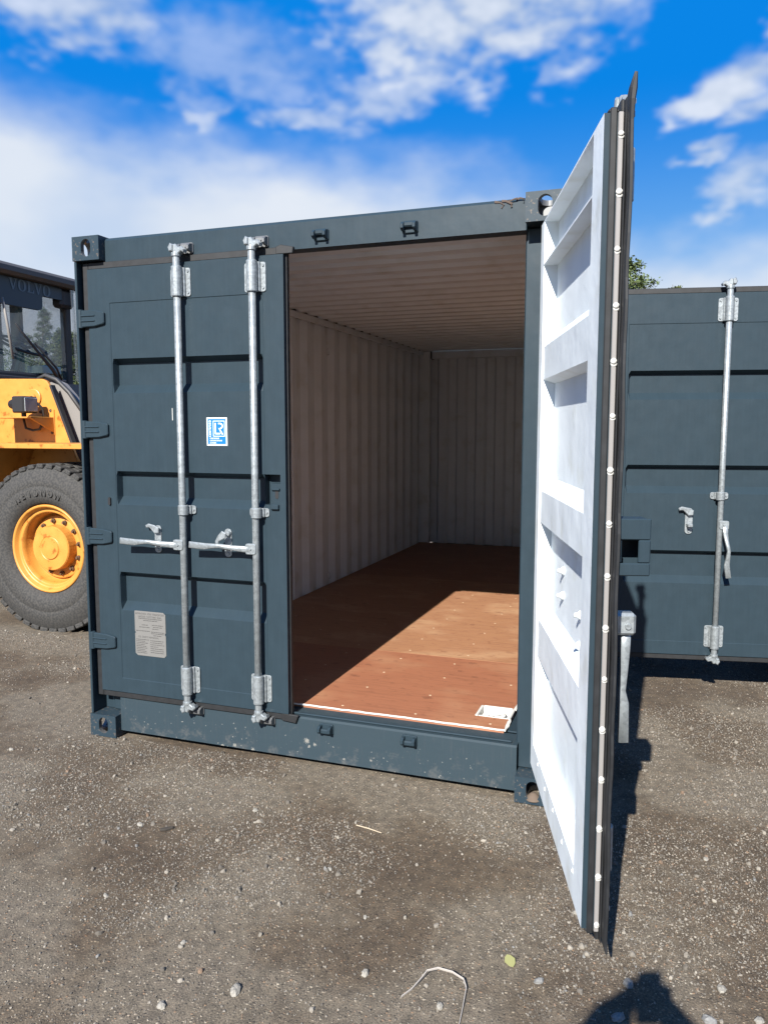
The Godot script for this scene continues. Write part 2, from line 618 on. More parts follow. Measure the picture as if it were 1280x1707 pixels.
func field(st: SurfaceTool, us: Array, vs: Array, f: Callable, s: float) -> void:
	us.sort()
	vs.sort()
	var w := []
	for v in vs:
		var row := []
		for u in us: row.append(Vector3(s * u, v, f.call(u, v)))
		w.append(row)
	for j in vs.size() - 1:
		for i in us.size() - 1:
			var a: Vector3 = w[j][i]
			var b: Vector3 = w[j][i + 1]
			var c: Vector3 = w[j + 1][i + 1]
			var d: Vector3 = w[j + 1][i]
			if absf(a.z - c.z) <= absf(b.z - d.z):
				tri(st, a, c, b); tri(st, a, d, c)
			else:
				tri(st, a, d, b); tri(st, b, d, c)

# leaf in its own frame: hinge edge at x = 0, free edge at x = s*W, outer face at z = 0, inside towards -z
func leaf(parent: Node3D, called: String, at: Vector3, turn: float, W: float, s: float, o: Dictionary) -> Node3D:
	var n := pivot(parent, called, at, turn)
	var y0: float = o.get("y0", Y0)
	var y1: float = o.get("y1", Y1)
	var ua := 0.135
	var ub := W - 0.112
	var hole: Array = o.get("hole", [])
	var outer := func(u: float, v: float) -> float:
		var d := 0.0
		if u > ua - 0.006 and u < ub + 0.006 and v < 2.262 and v > 0.325: d = 0.003
		d = maxf(d, d + pocket_depth(u, v, ua, ub, 0.042))
		if hole.size() and u > hole[0] and u < hole[1] and v > hole[2] and v < hole[3]:
			d = 0.056
			if u > hole[0] + 0.032 and v < hole[3] - 0.042: d = 0.012   # the folded lock plate in the box
		return -d
	var us := [0.0, ua - 0.006, ua - 0.003, ua, ua + 0.006, ub - 0.012, ub, ub + 0.003, ub + 0.006, W]
	var vs := [y0, 0.322, 0.325, 0.328, 2.259, 2.262, 2.265, y1]
	for p in pockets:
		for e in [p[0], p[0] - 0.022, p[1] + 0.042, p[1]]: vs.append(e)
	if hole.size():
		for e in [hole[0], hole[0] + 0.001, hole[0] + 0.032, hole[0] + 0.033, hole[1], hole[1] - 0.001]: us.append(e)
		for e in [hole[2], hole[2] + 0.001, hole[3], hole[3] - 0.001, hole[3] - 0.042, hole[3] - 0.043]: vs.append(e)
	var st := tool()
	field(st, us, vs, outer, s)
	obj("panel", st, M.paint, n)
	# inside skin: stiles and rails stand proud, ribs where the pockets are
	var sa := 0.085
	var sb := W - 0.13
	var inner := func(u: float, v: float) -> float:
		if u <= sa or u >= sb: return -T
		if v <= 0.325: return -T
		if v >= y1 - 0.006 or (v >= 2.268 and v <= 2.274): return -T
		if v > 2.274: return -0.006
		return -0.007 - rib_height(v) * 0.046
	var iu := [0.0, sa, sa + 0.0015, sb - 0.0015, sb, W]
	var iv := [y0, 0.325, 0.332, 2.268, 2.2675, 2.274, 2.2745, y1 - 0.0065, y1 - 0.006, y1]
	for p in pockets:
		for e in [p[0] + 0.02, p[0] - 0.03, p[1] + 0.016, p[1]]: iv.append(e)
	st = tool()
	field(st, iu, iv, inner, s)
	obj("inner_face", st, M.white, n)
	# steel edges of the leaf
	st = tool()
	var e0 := -T + 0.0005
	quad(st, Vector3(s * W, y0, e0), Vector3(s * W, y1, e0), Vector3(s * W, y1, 0), Vector3(s * W, y0, 0))
	quad(st, Vector3(0, y0, e0), Vector3(0, y0, 0), Vector3(0, y1, 0), Vector3(0, y1, e0))
	quad(st, Vector3(0, y1, e0), Vector3(0, y1, 0), Vector3(s * W, y1, 0), Vector3(s * W, y1, e0))
	quad(st, Vector3(0, y0, e0), Vector3(s * W, y0, e0), Vector3(s * W, y0, 0), Vector3(0, y0, 0))
	obj("edge_frame", st, M.paint, n)
	# rubber gasket round the leaf
	st = tool()
	var g := 0.034
	bx(st, Vector3(-s * g, y0 - g, -0.019), Vector3(-s * 0.001, y1 + g, -0.008), 0.003)
	bx(st, Vector3(-s * 0.018, y0 - 0.012, -0.050), Vector3(-s * 0.001, y1 + 0.012, -0.021), 0.004)
	bx(st, Vector3(0, y1 + 0.001, -0.0185), Vector3(s * W, y1 + g, -0.0085), 0.003)
	bx(st, Vector3(0, y0 - g, -0.0185), Vector3(s * W, y0 - 0.001, -0.0085), 0.003)
	bx(st, Vector3(0, y1 + 0.001, -0.050), Vector3(s * W, y1 + 0.010, -0.021), 0.003)
	bx(st, Vector3(0, y0 - 0.010, -0.050), Vector3(s * W, y0 - 0.001, -0.021), 0.003)
	if o.get("lip", false):
		# overlap seal on the free edge: inner bead, base, outer lip with pointed ends
		bx(st, Vector3(s * W, y0 - 0.012, -0.046), Vector3(s * (W + 0.007), y1 + 0.012, -0.028), 0.003)
		var lp := [Vector3(s * (W + 0.044), y0 - 0.046, 0.004), Vector3(s * (W + 0.036), y0 - 0.028, 0.001), Vector3(s * (W + 0.026), y0 - 0.006, -0.001)]
		var lw := [[0.003, 0.003], [0.010, 0.006], [0.021, 0.007]]
		for k in 40:
			var t := (k + 0.5) / 40.0
			lp.append(Vector3(s * (W + 0.025 + 0.0014 * sin(k * 1.7)), lerpf(y0 + 0.01, y1 - 0.005, t), 0.0022 * sin(k * 0.83) * sin(k * 0.31)))
			lw.append([0.022 + 0.0012 * sin(k * 2.3), 0.0070])
		lp.append_array([Vector3(s * (W + 0.027), y1 + 0.018, -0.001), Vector3(s * (W + 0.036), y1 + 0.045, 0.002), Vector3(s * (W + 0.046), y1 + 0.080, 0.006)])
		lw.append_array([[0.026, 0.009], [0.016, 0.010], [0.003, 0.004]])
		sweep(st, lp, lw, Vector3(1, 0, 0), 10, 3.0)
		bx(st, Vector3(s * (W + 0.0), y0 - 0.03, -0.0105), Vector3(s * (W + 0.022), y1 + 0.03, -0.008), 0.001)
	else:
		bx(st, Vector3(s * (W + 0.0005), y0 - 0.008, -0.048), Vector3(s * (W + 0.008), y1 + 0.008, -0.022), 0.003)
	obj("gasket", st, M.rubber, n)
	if o.get("lip", false):
		st = tool()
		bx(st, Vector3(s * (W + 0.0005), y0 - 0.004, -0.0255), Vector3(s * (W + 0.010), y1 - 0.0, -0.0125), 0.002)
		obj("retaining_strip", st, M.strip, n)
		st = tool(true)
		lathe(st, [[0.0085, -0.001], [0.0085, 0.002], [0.006, 0.0055], [0.0, 0.0068]], 10)
		lathe(st, [[0.0085, -0.001], [0.0085, 0.0015], [0.005, 0.003], [0.0, 0.0032]], 8, Transform3D(Basis(), Vector3(0.001, -0.0065, -0.0016)))
		var rv := mesh_of(st)
		for k in 16:
			var m := put("rivet", rv, M.sealant, n, Vector3(s * (W + 0.0101), lerpf(y0 + 0.02, y1 - 0.055, k / 15.0), -0.019 + 0.001 * sin(k * 2.7)), Vector3(0.0, s * PI * 0.5, 0))
			m.scale = Vector3.ONE * (0.85 + 0.2 * absf(sin(k * 1.9)))
	# hinges
	st = tool()
	var hp := poly([[-0.045, -0.043], [0.045, -0.040], [0.098, -0.030], [0.104, -0.022], [0.104, 0.024], [0.098, 0.031], [0.045, 0.040], [-0.045, 0.043]])
	if s < 0:
		for k in hp.size(): hp[k].x = -hp[k].x
	prism(st, hp, 0.0015, 0.016, Transform3D(), 0.004)
	for dy in [-0.012, 0.014]:
		bx(st, Vector3(s * -0.040, dy - 0.004, 0.015), Vector3(s * 0.050, dy + 0.004, 0.021), 0.003)
	cyl(st, Vector3(s * -0.043, -0.046, 0.008), Vector3(s * -0.043, 0.046, 0.008), 0.015, 0.015, 12, 0.002)
	var hm := mesh_of(st)
	for y in [2.188, 1.629, 1.076, 0.518]: put("hinge", hm, M.paint, n, Vector3(0, y, 0))
	return n

func bracket_mesh(h: float, w: float) -> ArrayMesh:     # rod housing: plate with a half-round sleeve, rivets
	var st := tool()
	prism(st, rounded(w, h, 0.012, 3), 0.001, 0.006, Transform3D(), 0.0015)
	prism(st, poly([[-0.031, -h * 0.5], [0.031, -h * 0.5], [0.031, h * 0.5], [-0.031, h * 0.5]]), 0.006, 0.020, Transform3D(), 0.004)
	cyl(st, Vector3(0, -h * 0.5 - 0.004, 0.036), Vector3(0, h * 0.5 + 0.004, 0.036), 0.0255, 0.0255, 20, 0.003)
	for k in [-1.0, 1.0]:
		for e in ([-1.0, 1.0] if h > 0.06 else [0.0]):
			cyl(st, Vector3(k * (w * 0.5 - 0.013), e * (h * 0.5 - 0.017), 0.005), Vector3(k * (w * 0.5 - 0.013), e * (h * 0.5 - 0.017), 0.011), 0.0075, 0.005, 8)
	return mesh_of(st)

func cam_mesh(up: float, painted := false) -> ArrayMesh:   # forged hook at a rod's end
	var st := tool()
	cyl(st, Vector3(0, -up * 0.06, 0), Vector3(0, up * 0.012, 0), 0.0175, 0.0175, 14, 0.002)
	cyl(st, Vector3(0, -up * 0.012, 0), Vector3(0, up * 0.004, 0), 0.0225, 0.0225, 14, 0.002)
	var c := poly([[-0.018, 0.0], [0.020, 0.0], [0.034, 0.010], [0.046, 0.004], [0.050, 0.018], [0.036, 0.034], [0.016, 0.030], [0.004, 0.046], [-0.016, 0.044], [-0.026, 0.022]])
	for k in c.size(): c[k].y *= up
	prism(st, c, -0.022, 0.014, Transform3D(), 0.004)
	var e := poly([[-0.026, 0.010], [-0.008, 0.012], [-0.006, 0.040], [-0.020, 0.050], [-0.032, 0.030]])
	for k in e.size(): e[k].y *= up
	prism(st, e, -0.030, 0.024, Transform3D(), 0.004)
	return mesh_of(st)

func keeper_mesh() -> ArrayMesh:    # cam keeper welded on header or sill
	var st := tool()
	prism(st, rounded(0.072, 0.052, 0.008, 2), -0.004, 0.007, Transform3D(), 0.002)
	for k in [-1.0, 1.0]:
		prism(st, poly([[-0.021, 0.0], [0.021, 0.0], [0.018, 0.022], [0.006, 0.036], [-0.010, 0.036], [-0.020, 0.022]]), -0.007, 0.007,
			Transform3D(Basis(Vector3(0, 1, 0), Vector3(0, 0, 1), Vector3(1, 0, 0)), Vector3(k * 0.027, 0.0, 0.006)), 0.002)
	bx(st, Vector3(-0.026, -0.004, 0.006), Vector3(0.026, 0.020, 0.026), 0.006)
	return mesh_of(st)

func handle_mesh(L: float) -> ArrayMesh:    # flat forged lever from the hub (x=0) to the tip (x=-L)
	var st := tool(true)
	sweep(st, [Vector3(0.0, 0, 0.016), Vector3(-0.05, 0.001, 0.016), Vector3(-0.09, 0.005, 0.024), Vector3(-0.15, 0.014, 0.042), Vector3(-0.20, 0.010, 0.038), Vector3(-0.24, 0.006, 0.032), Vector3(-L, 0.012, 0.044)],
		[[0.016, 0.007], [0.015, 0.007], [0.012, 0.010], [0.010, 0.013], [0.013, 0.009], [0.0165, 0.006], [0.0165, 0.005]], Vector3.UP, 10, 3.5)
	return mesh_of(st)

func hub_mesh() -> ArrayMesh:
	var st := tool()
	prism(st, rounded(0.056, 0.052, 0.010, 3), 0.004, 0.028, Transform3D(), 0.003)
	cyl(st, Vector3(0, 0, 0.026), Vector3(0, 0, 0.033), 0.008, 0.006, 10)
	return mesh_of(st)

func retainer_mesh(open: bool) -> ArrayMesh:
	var st := tool()
	prism(st, rounded(0.036, 0.128, 0.017, 4), 0.001, 0.006, Transform3D(), 0.0015)
	cyl(st, Vector3(0, -0.048, 0.005), Vector3(0, -0.048, 0.011), 0.009, 0.006, 10)
	bx(st, Vector3(-0.012, -0.026, 0.004), Vector3(0.012, -0.010, 0.045), 0.003)
	cyl(st, Vector3(0.004, 0.042, 0.004), Vector3(0.004, 0.042, 0.022), 0.014, 0.012, 12, 0.002)
	var arm := poly([[-0.010, -0.014], [0.012, -0.012], [0.014, 0.012], [-0.012, 0.024], [-0.042, 0.030], [-0.058, 0.022], [-0.054, 0.010], [-0.036, 0.012]])
	var a := 0.0 if open else 1.25
	prism(st, arm, 0.016, 0.026, Transform3D(Basis(Vector3(0, 0, 1), a), Vector3(0.004, 0.042, 0.030 if not open else 0.0)), 0.003)
	return mesh_of(st)

# rods, brackets, cams, handles of a leaf; rods = [u,...]; hs = handle state per rod
func hardware(n: Node3D, s: float, rods: Array, states: Array, reach := 0.0) -> void:
	var top := cam_mesh(1.0)
	var bot := cam_mesh(-1.0)
	var big := bracket_mesh(0.135, 0.112)
	var small := bracket_mesh(0.042, 0.105)
	var hand := handle_mesh(0.315)
	var hub := hub_mesh()
	for k in rods.size():
		var x: float = s * rods[k]
		var z := 0.036
		var st := tool(true)
		cyl(st, Vector3(x, 0.255 - reach, z), Vector3(x, 2.452 + reach, z), 0.0172, 0.0172, 20)
		obj("lock_rod", st, M.zinc, n)
		put("rod_cam", top, M.zinc, n, Vector3(x, 2.462 + reach, z)).scale.x = s
		put("rod_cam", bot, M.zinc, n, Vector3(x, 0.252 - reach, z)).scale.x = s
		put("rod_bracket", big, M.zinc, n, Vector3(x, 2.335, 0))
		put("rod_bracket", big, M.zinc, n, Vector3(x, 0.368, 0))
		put("rod_bracket", small, M.zinc, n, Vector3(x + s * 0.004, 1.235, 0))
		var state: String = states[k]
		if state == "droop":    # lever let go, hanging straight down outside the leaf
			st = tool()
			bx(st, Vector3(x - 0.026, 1.032, 0.030), Vector3(x + 0.026, 1.098, 0.104), 0.008)
			cyl(st, Vector3(x - s * 0.030, 1.060, 0.080), Vector3(x + s * 0.032, 1.060, 0.080), 0.009, 0.009, 10, 0.001)
			obj("handle_hub", st, M.zinc, n)
			st = tool(true)
			sweep(st, [Vector3(x, 1.045, 0.080), Vector3(x, 0.99, 0.080), Vector3(x, 0.92, 0.078), Vector3(x, 0.86, 0.074), Vector3(x, 0.82, 0.080), Vector3(x, 0.70, 0.084)],
				[[0.015, 0.007], [0.015, 0.007], [0.012, 0.010], [0.011, 0.010], [0.016, 0.007], [0.016, 0.007]], Vector3(0, 0, 1), 10, 4.0)
			obj("handle", st, M.zinc, n)
		else:
			put("handle_hub", hub, M.zinc, n, Vector3(x - s * 0.020, 1.062, 0.030))
			var h := put("handle", hand, M.zinc, n, Vector3(x - s * 0.028, 1.060, 0.036))
			h.scale.x = s
			if state == "hang": h.rotation = Vector3(0, 0, s * PI * 0.49)
		var side := -1.0 if state == "hang" else 1.0
		var r := put("handle_retainer", retainer_mesh(state != "locked"), M.zinc, n, Vector3(x - s * side * 0.172, 1.078, -0.003))
		r.scale = Vector3(s * side, 1.0, 1.0) * (1.25 if state == "hang" else 1.1)

# ------------------------------------------------------------------ container
func oval(w: float, h: float) -> PackedVector2Array:
	return rounded(w, h, minf(w, h) * 0.499, 5)

func casting(parent: Node3D, at: Vector3, fx: float, fz: float, top: bool) -> void:   # at = centre; fx/fz outward signs
	var c := CSGBox3D.new()
	c.name = "corner_casting"
	c.size = Vector3(0.162, 0.118, 0.178)
	c.material = M.worn
	parent.add_child(c, true)
	c.position = at
	var inside := CSGBox3D.new()
	inside.name = "cavity"
	inside.size = Vector3(0.118, 0.074, 0.130)
	inside.operation = CSGShape3D.OPERATION_SUBTRACTION
	inside.material = M.steel_dark
	c.add_child(inside)
	for k in 3:
		var h := CSGPolygon3D.new()
		h.name = "opening"
		h.operation = CSGShape3D.OPERATION_SUBTRACTION
		h.material = M.steel_dark
		h.depth = 0.12
		if k == 0:
			h.polygon = oval(0.058, 0.086)
			h.position = Vector3(-fx * 0.002, 0.002, 0.12 if fz > 0 else 0.0)
		elif k == 1:
			h.polygon = oval(0.070, 0.084)
			h.rotation.y = PI * 0.5
			h.position = Vector3(0.12 if fx > 0 else 0.0, 0.002, fz * 0.01)
		else:
			h.polygon = oval(0.064, 0.124)
			h.rotation.x = -PI * 0.5
			h.position = Vector3(0, 0.12 if top else 0.0, 0)
		c.add_child(h, true)

func corrugated(st: SurfaceTool, length: float, prof: Array, a: Vector3, along_: Vector3, span: Vector3, out: Vector3, shift := 0.0) -> void:
	# prof = [[distance, depth],...] one period; runs from a along along_, extruded over span, depth along -out
	var pts := []
	var period: float = prof[-1][0]
	var x := 0.0
	while x < length - 1e-4:
		for k in prof.size() - 1:
			var d: float = x + prof[k][0]
			if d > length: break
			pts.append([d, prof[k][1]])
		x += period
	pts.append([length, pts[-1][1]])
	for i in pts.size() - 1:
		if pts[i + 1][0] - pts[i][0] < 1e-5: continue
		var p: Vector3 = a + along_ * pts[i][0] - out * (pts[i][1] + shift)
		var q: Vector3 = a + along_ * pts[i + 1][0] - out * (pts[i + 1][1] + shift)
		quad(st, p, q, q + span, p + span)

func container_body(c: Node3D, detailed: bool) -> void:
	var L := 6.058
	var B := 2.438
	var Ht := 2.591
	for x in [0.081, B - 0.081]:
		for y in [0.059, Ht - 0.059]:
			for z in [-0.089, -L + 0.089]:
				casting(c, Vector3(x, y, z), -1.0 if x < 1.0 else 1.0, 1.0 if z > -1.0 else -1.0, y > 1.0)
	# door-end corner posts: outer flange, groove, inner post
	for k in 2:
		var s := 1.0 if k == 0 else -1.0
		var ox := 0.0 if k == 0 else B
		var st := tool()
		bx(st, Vector3(ox + s * 0.002, 0.119, -0.150), Vector3(ox + s * 0.016, Ht - 0.119, -0.006), 0.003)
		bx(st, Vector3(ox + s * 0.017, 0.119, -0.150), Vector3(ox + s * 0.080, Ht - 0.119, -0.110), 0.003)
		bx(st, Vector3(ox + s * 0.081, 0.119, -0.150), Vector3(ox + s * 0.174, Ht - 0.119, -0.094), 0.006)
		obj("corner_post", st, M.paint, c)
		st = tool()
		bx(st, Vector3(ox + s * 0.003, 0.119, -L + 0.003), Vector3(ox + s * 0.12, Ht - 0.119, -L + 0.12), 0.006)
		obj("corner_post", st, M.paint, c)
		box("top_side_rail", Vector3(ox + s * 0.004, Ht - 0.072, -L + 0.18), Vector3(ox + s * 0.062, Ht - 0.014, -0.18), M.paint, c, 0.004)
		st = tool()
		bx(st, Vector3(ox + s * 0.004, 0.055, -L + 0.18), Vector3(ox + s * 0.046, 0.215, -0.18), 0.004)
		bx(st, Vector3(ox + s * 0.047, 0.06, -L + 0.18), Vector3(ox + s * 0.075, 0.075, -0.18), 0.003)
		obj("bottom_side_rail", st, M.paint, c)
		# side wall: painted outside, white inside
		var prof := [[0.0, 0.0], [0.072, 0.0], [0.140, 0.036], [0.210, 0.036], [0.278, 0.0]]
		var out := Vector3(-s, 0, 0)
		var a := Vector3(ox + s * 0.008, 0.215, -L + 0.122)
		st = tool()
		corrugated(st, L - 0.275, prof, a, Vector3(0, 0, 1), Vector3(0, Ht - 0.215 - 0.04, 0), out)
		var wall := obj("side_wall", st, M.paint, c)
		st = tool()
		corrugated(st, L - 0.275, prof, a, Vector3(0, 0, 1), Vector3(0, Ht - 0.215 - 0.04, 0), out, 0.003)
		obj("inner_face", st, M.interior, wall)
	# header and sill of the door end
	var st2 := tool()
	var hs := poly([[-0.045, 2.452], [-0.045, 2.570], [-0.055, 2.583], [-0.150, 2.583], [-0.150, 2.545], [-0.125, 2.452]])
	var lie := Transform3D(Basis(Vector3(0, 0, 1), Vector3(0, 1, 0), Vector3(-1, 0, 0)), Vector3(0, 0, 0))
	prism(st2, hs, -(B - 0.1625), -0.1625, lie, 0.003)
	obj("header", st2, M.paint, c)
	st2 = tool()
	var sx0 := 0.1625
	var sx1 := B - 0.1625
	var uvq := func(p: Array, uv: Array) -> void:
		for k in [0, 1, 2, 0, 2, 3]:
			st2.set_uv(uv[k])
			st2.add_vertex(p[k])
	uvq.call([Vector3(sx0, 0.030, -0.045), Vector3(sx0, 0.228, -0.045), Vector3(sx1, 0.228, -0.045), Vector3(sx1, 0.030, -0.045)], [Vector2(0, 1), Vector2(0, 0), Vector2(1, 0), Vector2(1, 1)])
	uvq.call([Vector3(sx0, 0.228, -0.045), Vector3(sx0, 0.236, -0.053), Vector3(sx1, 0.236, -0.053), Vector3(sx1, 0.228, -0.045)], [Vector2(0, 0.3), Vector2(0, 0.2), Vector2(1, 0.2), Vector2(1, 0.3)])
	uvq.call([Vector3(sx0, 0.236, -0.053), Vector3(sx0, 0.236, -0.185), Vector3(sx1, 0.236, -0.185), Vector3(sx1, 0.236, -0.053)], [Vector2(0, 0.25), Vector2(0, 0), Vector2(1, 0), Vector2(1, 0.25)])
	uvq.call([Vector3(sx0, 0.030, -0.045), Vector3(sx1, 0.030, -0.045), Vector3(sx1, 0.030, -0.185), Vector3(sx0, 0.030, -0.185)], [Vector2(0, 0.9), Vector2(1, 0.9), Vector2(1, 1), Vector2(0, 1)])
	uvq.call([Vector3(sx0, 0.030, -0.185), Vector3(sx1, 0.030, -0.185), Vector3(sx1, 0.236, -0.185), Vector3(sx0, 0.236, -0.185)], [Vector2(0, 0.9), Vector2(1, 0.9), Vector2(1, 0), Vector2(0, 0)])
	obj("sill", st2, M.paint_dirty, c)
	box("threshold_ridge", Vector3(0.19, 0.2365, -0.085), Vector3(B - 0.19, 0.246, -0.070), M.paint, c, 0.004)
	# rear end
	box("rear_rail", Vector3(0.163, Ht - 0.090, -L + 0.005), Vector3(B - 0.163, Ht - 0.014, -L + 0.060), M.paint, c, 0.004)
	box("rear_lining", Vector3(0.020, Ht - 0.112, -L + 0.0605), Vector3(B - 0.020, Ht - 0.026, -L + 0.1195), M.interior, c, 0.004)
	box("rear_rail", Vector3(0.163, 0.04, -L + 0.005), Vector3(B - 0.163, 0.235, -L + 0.10), M.paint, c, 0.004)
	var pe := [[0.0, 0.0], [0.084, 0.0], [0.112, 0.038], [0.206, 0.038], [0.234, 0.0]]
	var se := tool()
	corrugated(se, B - 0.25, pe, Vector3(0.125, 0.235, -L + 0.018), Vector3(1, 0, 0), Vector3(0, Ht - 0.30, 0), Vector3(0, 0, -1))
	var ew := obj("end_wall", se, M.paint, c)
	se = tool()
	corrugated(se, B - 0.25, pe, Vector3(0.125, 0.235, -L + 0.018), Vector3(1, 0, 0), Vector3(0, Ht - 0.30, 0), Vector3(0, 0, -1), 0.003)
	obj("inner_face", se, M.interior, ew)
	# inner white faces of rear posts and top rails
	for k in 2:
		var s := 1.0 if k == 0 else -1.0
		var ox := 0.0 if k == 0 else B
		se = tool()
		bx(se, Vector3(ox + s * 0.014, 0.25, -L + 0.1215), Vector3(ox + s * 0.16, Ht - 0.034, -L + 0.20), 0.004)
		bx(se, Vector3(ox + s * 0.0625, Ht - 0.085, -L + 0.2005), Vector3(ox + s * 0.082, Ht - 0.034, -0.16), 0.004)
		obj("lining_post", se, M.interior, c)
	# roof with cross ribs
	var pr := [[0.0, 0.0], [0.095, 0.0], [0.115, 0.020], [0.190, 0.020], [0.209, 0.0]]
	se = tool()
	corrugated(se, L - 0.24, pr, Vector3(0.03, Ht - 0.008, -L + 0.08), Vector3(0, 0, 1), Vector3(B - 0.06, 0, 0), Vector3(0, 1, 0))
	var roof := obj("roof", se, M.paint, c)
	se = tool()
	corrugated(se, L - 0.24, pr, Vector3(0.03, Ht - 0.008, -L + 0.08), Vector3(0, 0, 1), Vector3(B - 0.06, 0, 0), Vector3(0, 1, 0), 0.003)
	obj("inner_face", se, M.interior, roof)

func board(c: Node3D, z0: float, z1: float, k: int, cut := false) -> void:
	var st := tool()
	var x0 := 0.052
	var x1 := 2.386
	var xr := 2.192      # the front board stops short at the right post
	var y := 0.252
	var cells := []
	if cut:   # leaves an opening for the lashing pot
		cells = [[x0, xr, z0, -0.315], [x0, 2.030, -0.315, -0.455], [xr, xr, 0, 0], [x0, xr, -0.455, -0.600], [x0, x1, -0.600, z1]]
	else:
		cells = [[x0, x1, z0, z1]]
	for q in cells:
		if q[1] - q[0] < 0.001: continue
		var e := [Vector2(q[0], q[2]), Vector2(q[1], q[2]), Vector2(q[1], q[3]), Vector2(q[0], q[3])]
		for f in [[y, 0], [y - 0.026, 1]]:
			for i in [0, 1, 2, 0, 2, 3]:
				st.set_uv(Vector2((e[i].x - x0) / (x1 - x0), (e[i].y - z0) / (z1 - z0)))
				st.add_vertex(Vector3(e[i].x, f[0], e[i].y))
		for i in 4:
			var p: Vector2 = e[i]
			var r: Vector2 = e[(i + 1) % 4]
			for v in [[p, y], [r, y], [r, y - 0.026], [p, y], [r, y - 0.026], [p, y - 0.026]]:
				st.set_uv(Vector2((v[0].x - x0) / (x1 - x0), (v[0].y - z0) / (z1 - z0)))
				st.add_vertex(Vector3(v[0].x, v[1], v[0].y))
	var b := obj("floor_board", st, M["ply%d" % k], c)
	var sm := tool(true)
	lathe(sm, [[0.0070, 0.0], [0.0060, 0.0012], [0.0, 0.0014]], 10)
	var screw := mesh_of(sm)
	rng.seed = 300 + k
	var zz := z0 - 0.06
	while zz > z1 + 0.03:
		for i in 6:
			var x := 0.30 + i * 0.36 + rng.randf_range(-0.02, 0.02)
			var z := zz + rng.randf_range(-0.012, 0.012)
			if cut and x > 2.0 and z > -0.62 and z < -0.28: continue
			if cut and x > 2.17: continue
			put("screw", screw, M.screw, b, Vector3(x, y, z), Vector3(-PI * 0.5, 0, 0))
		zz -= 0.29

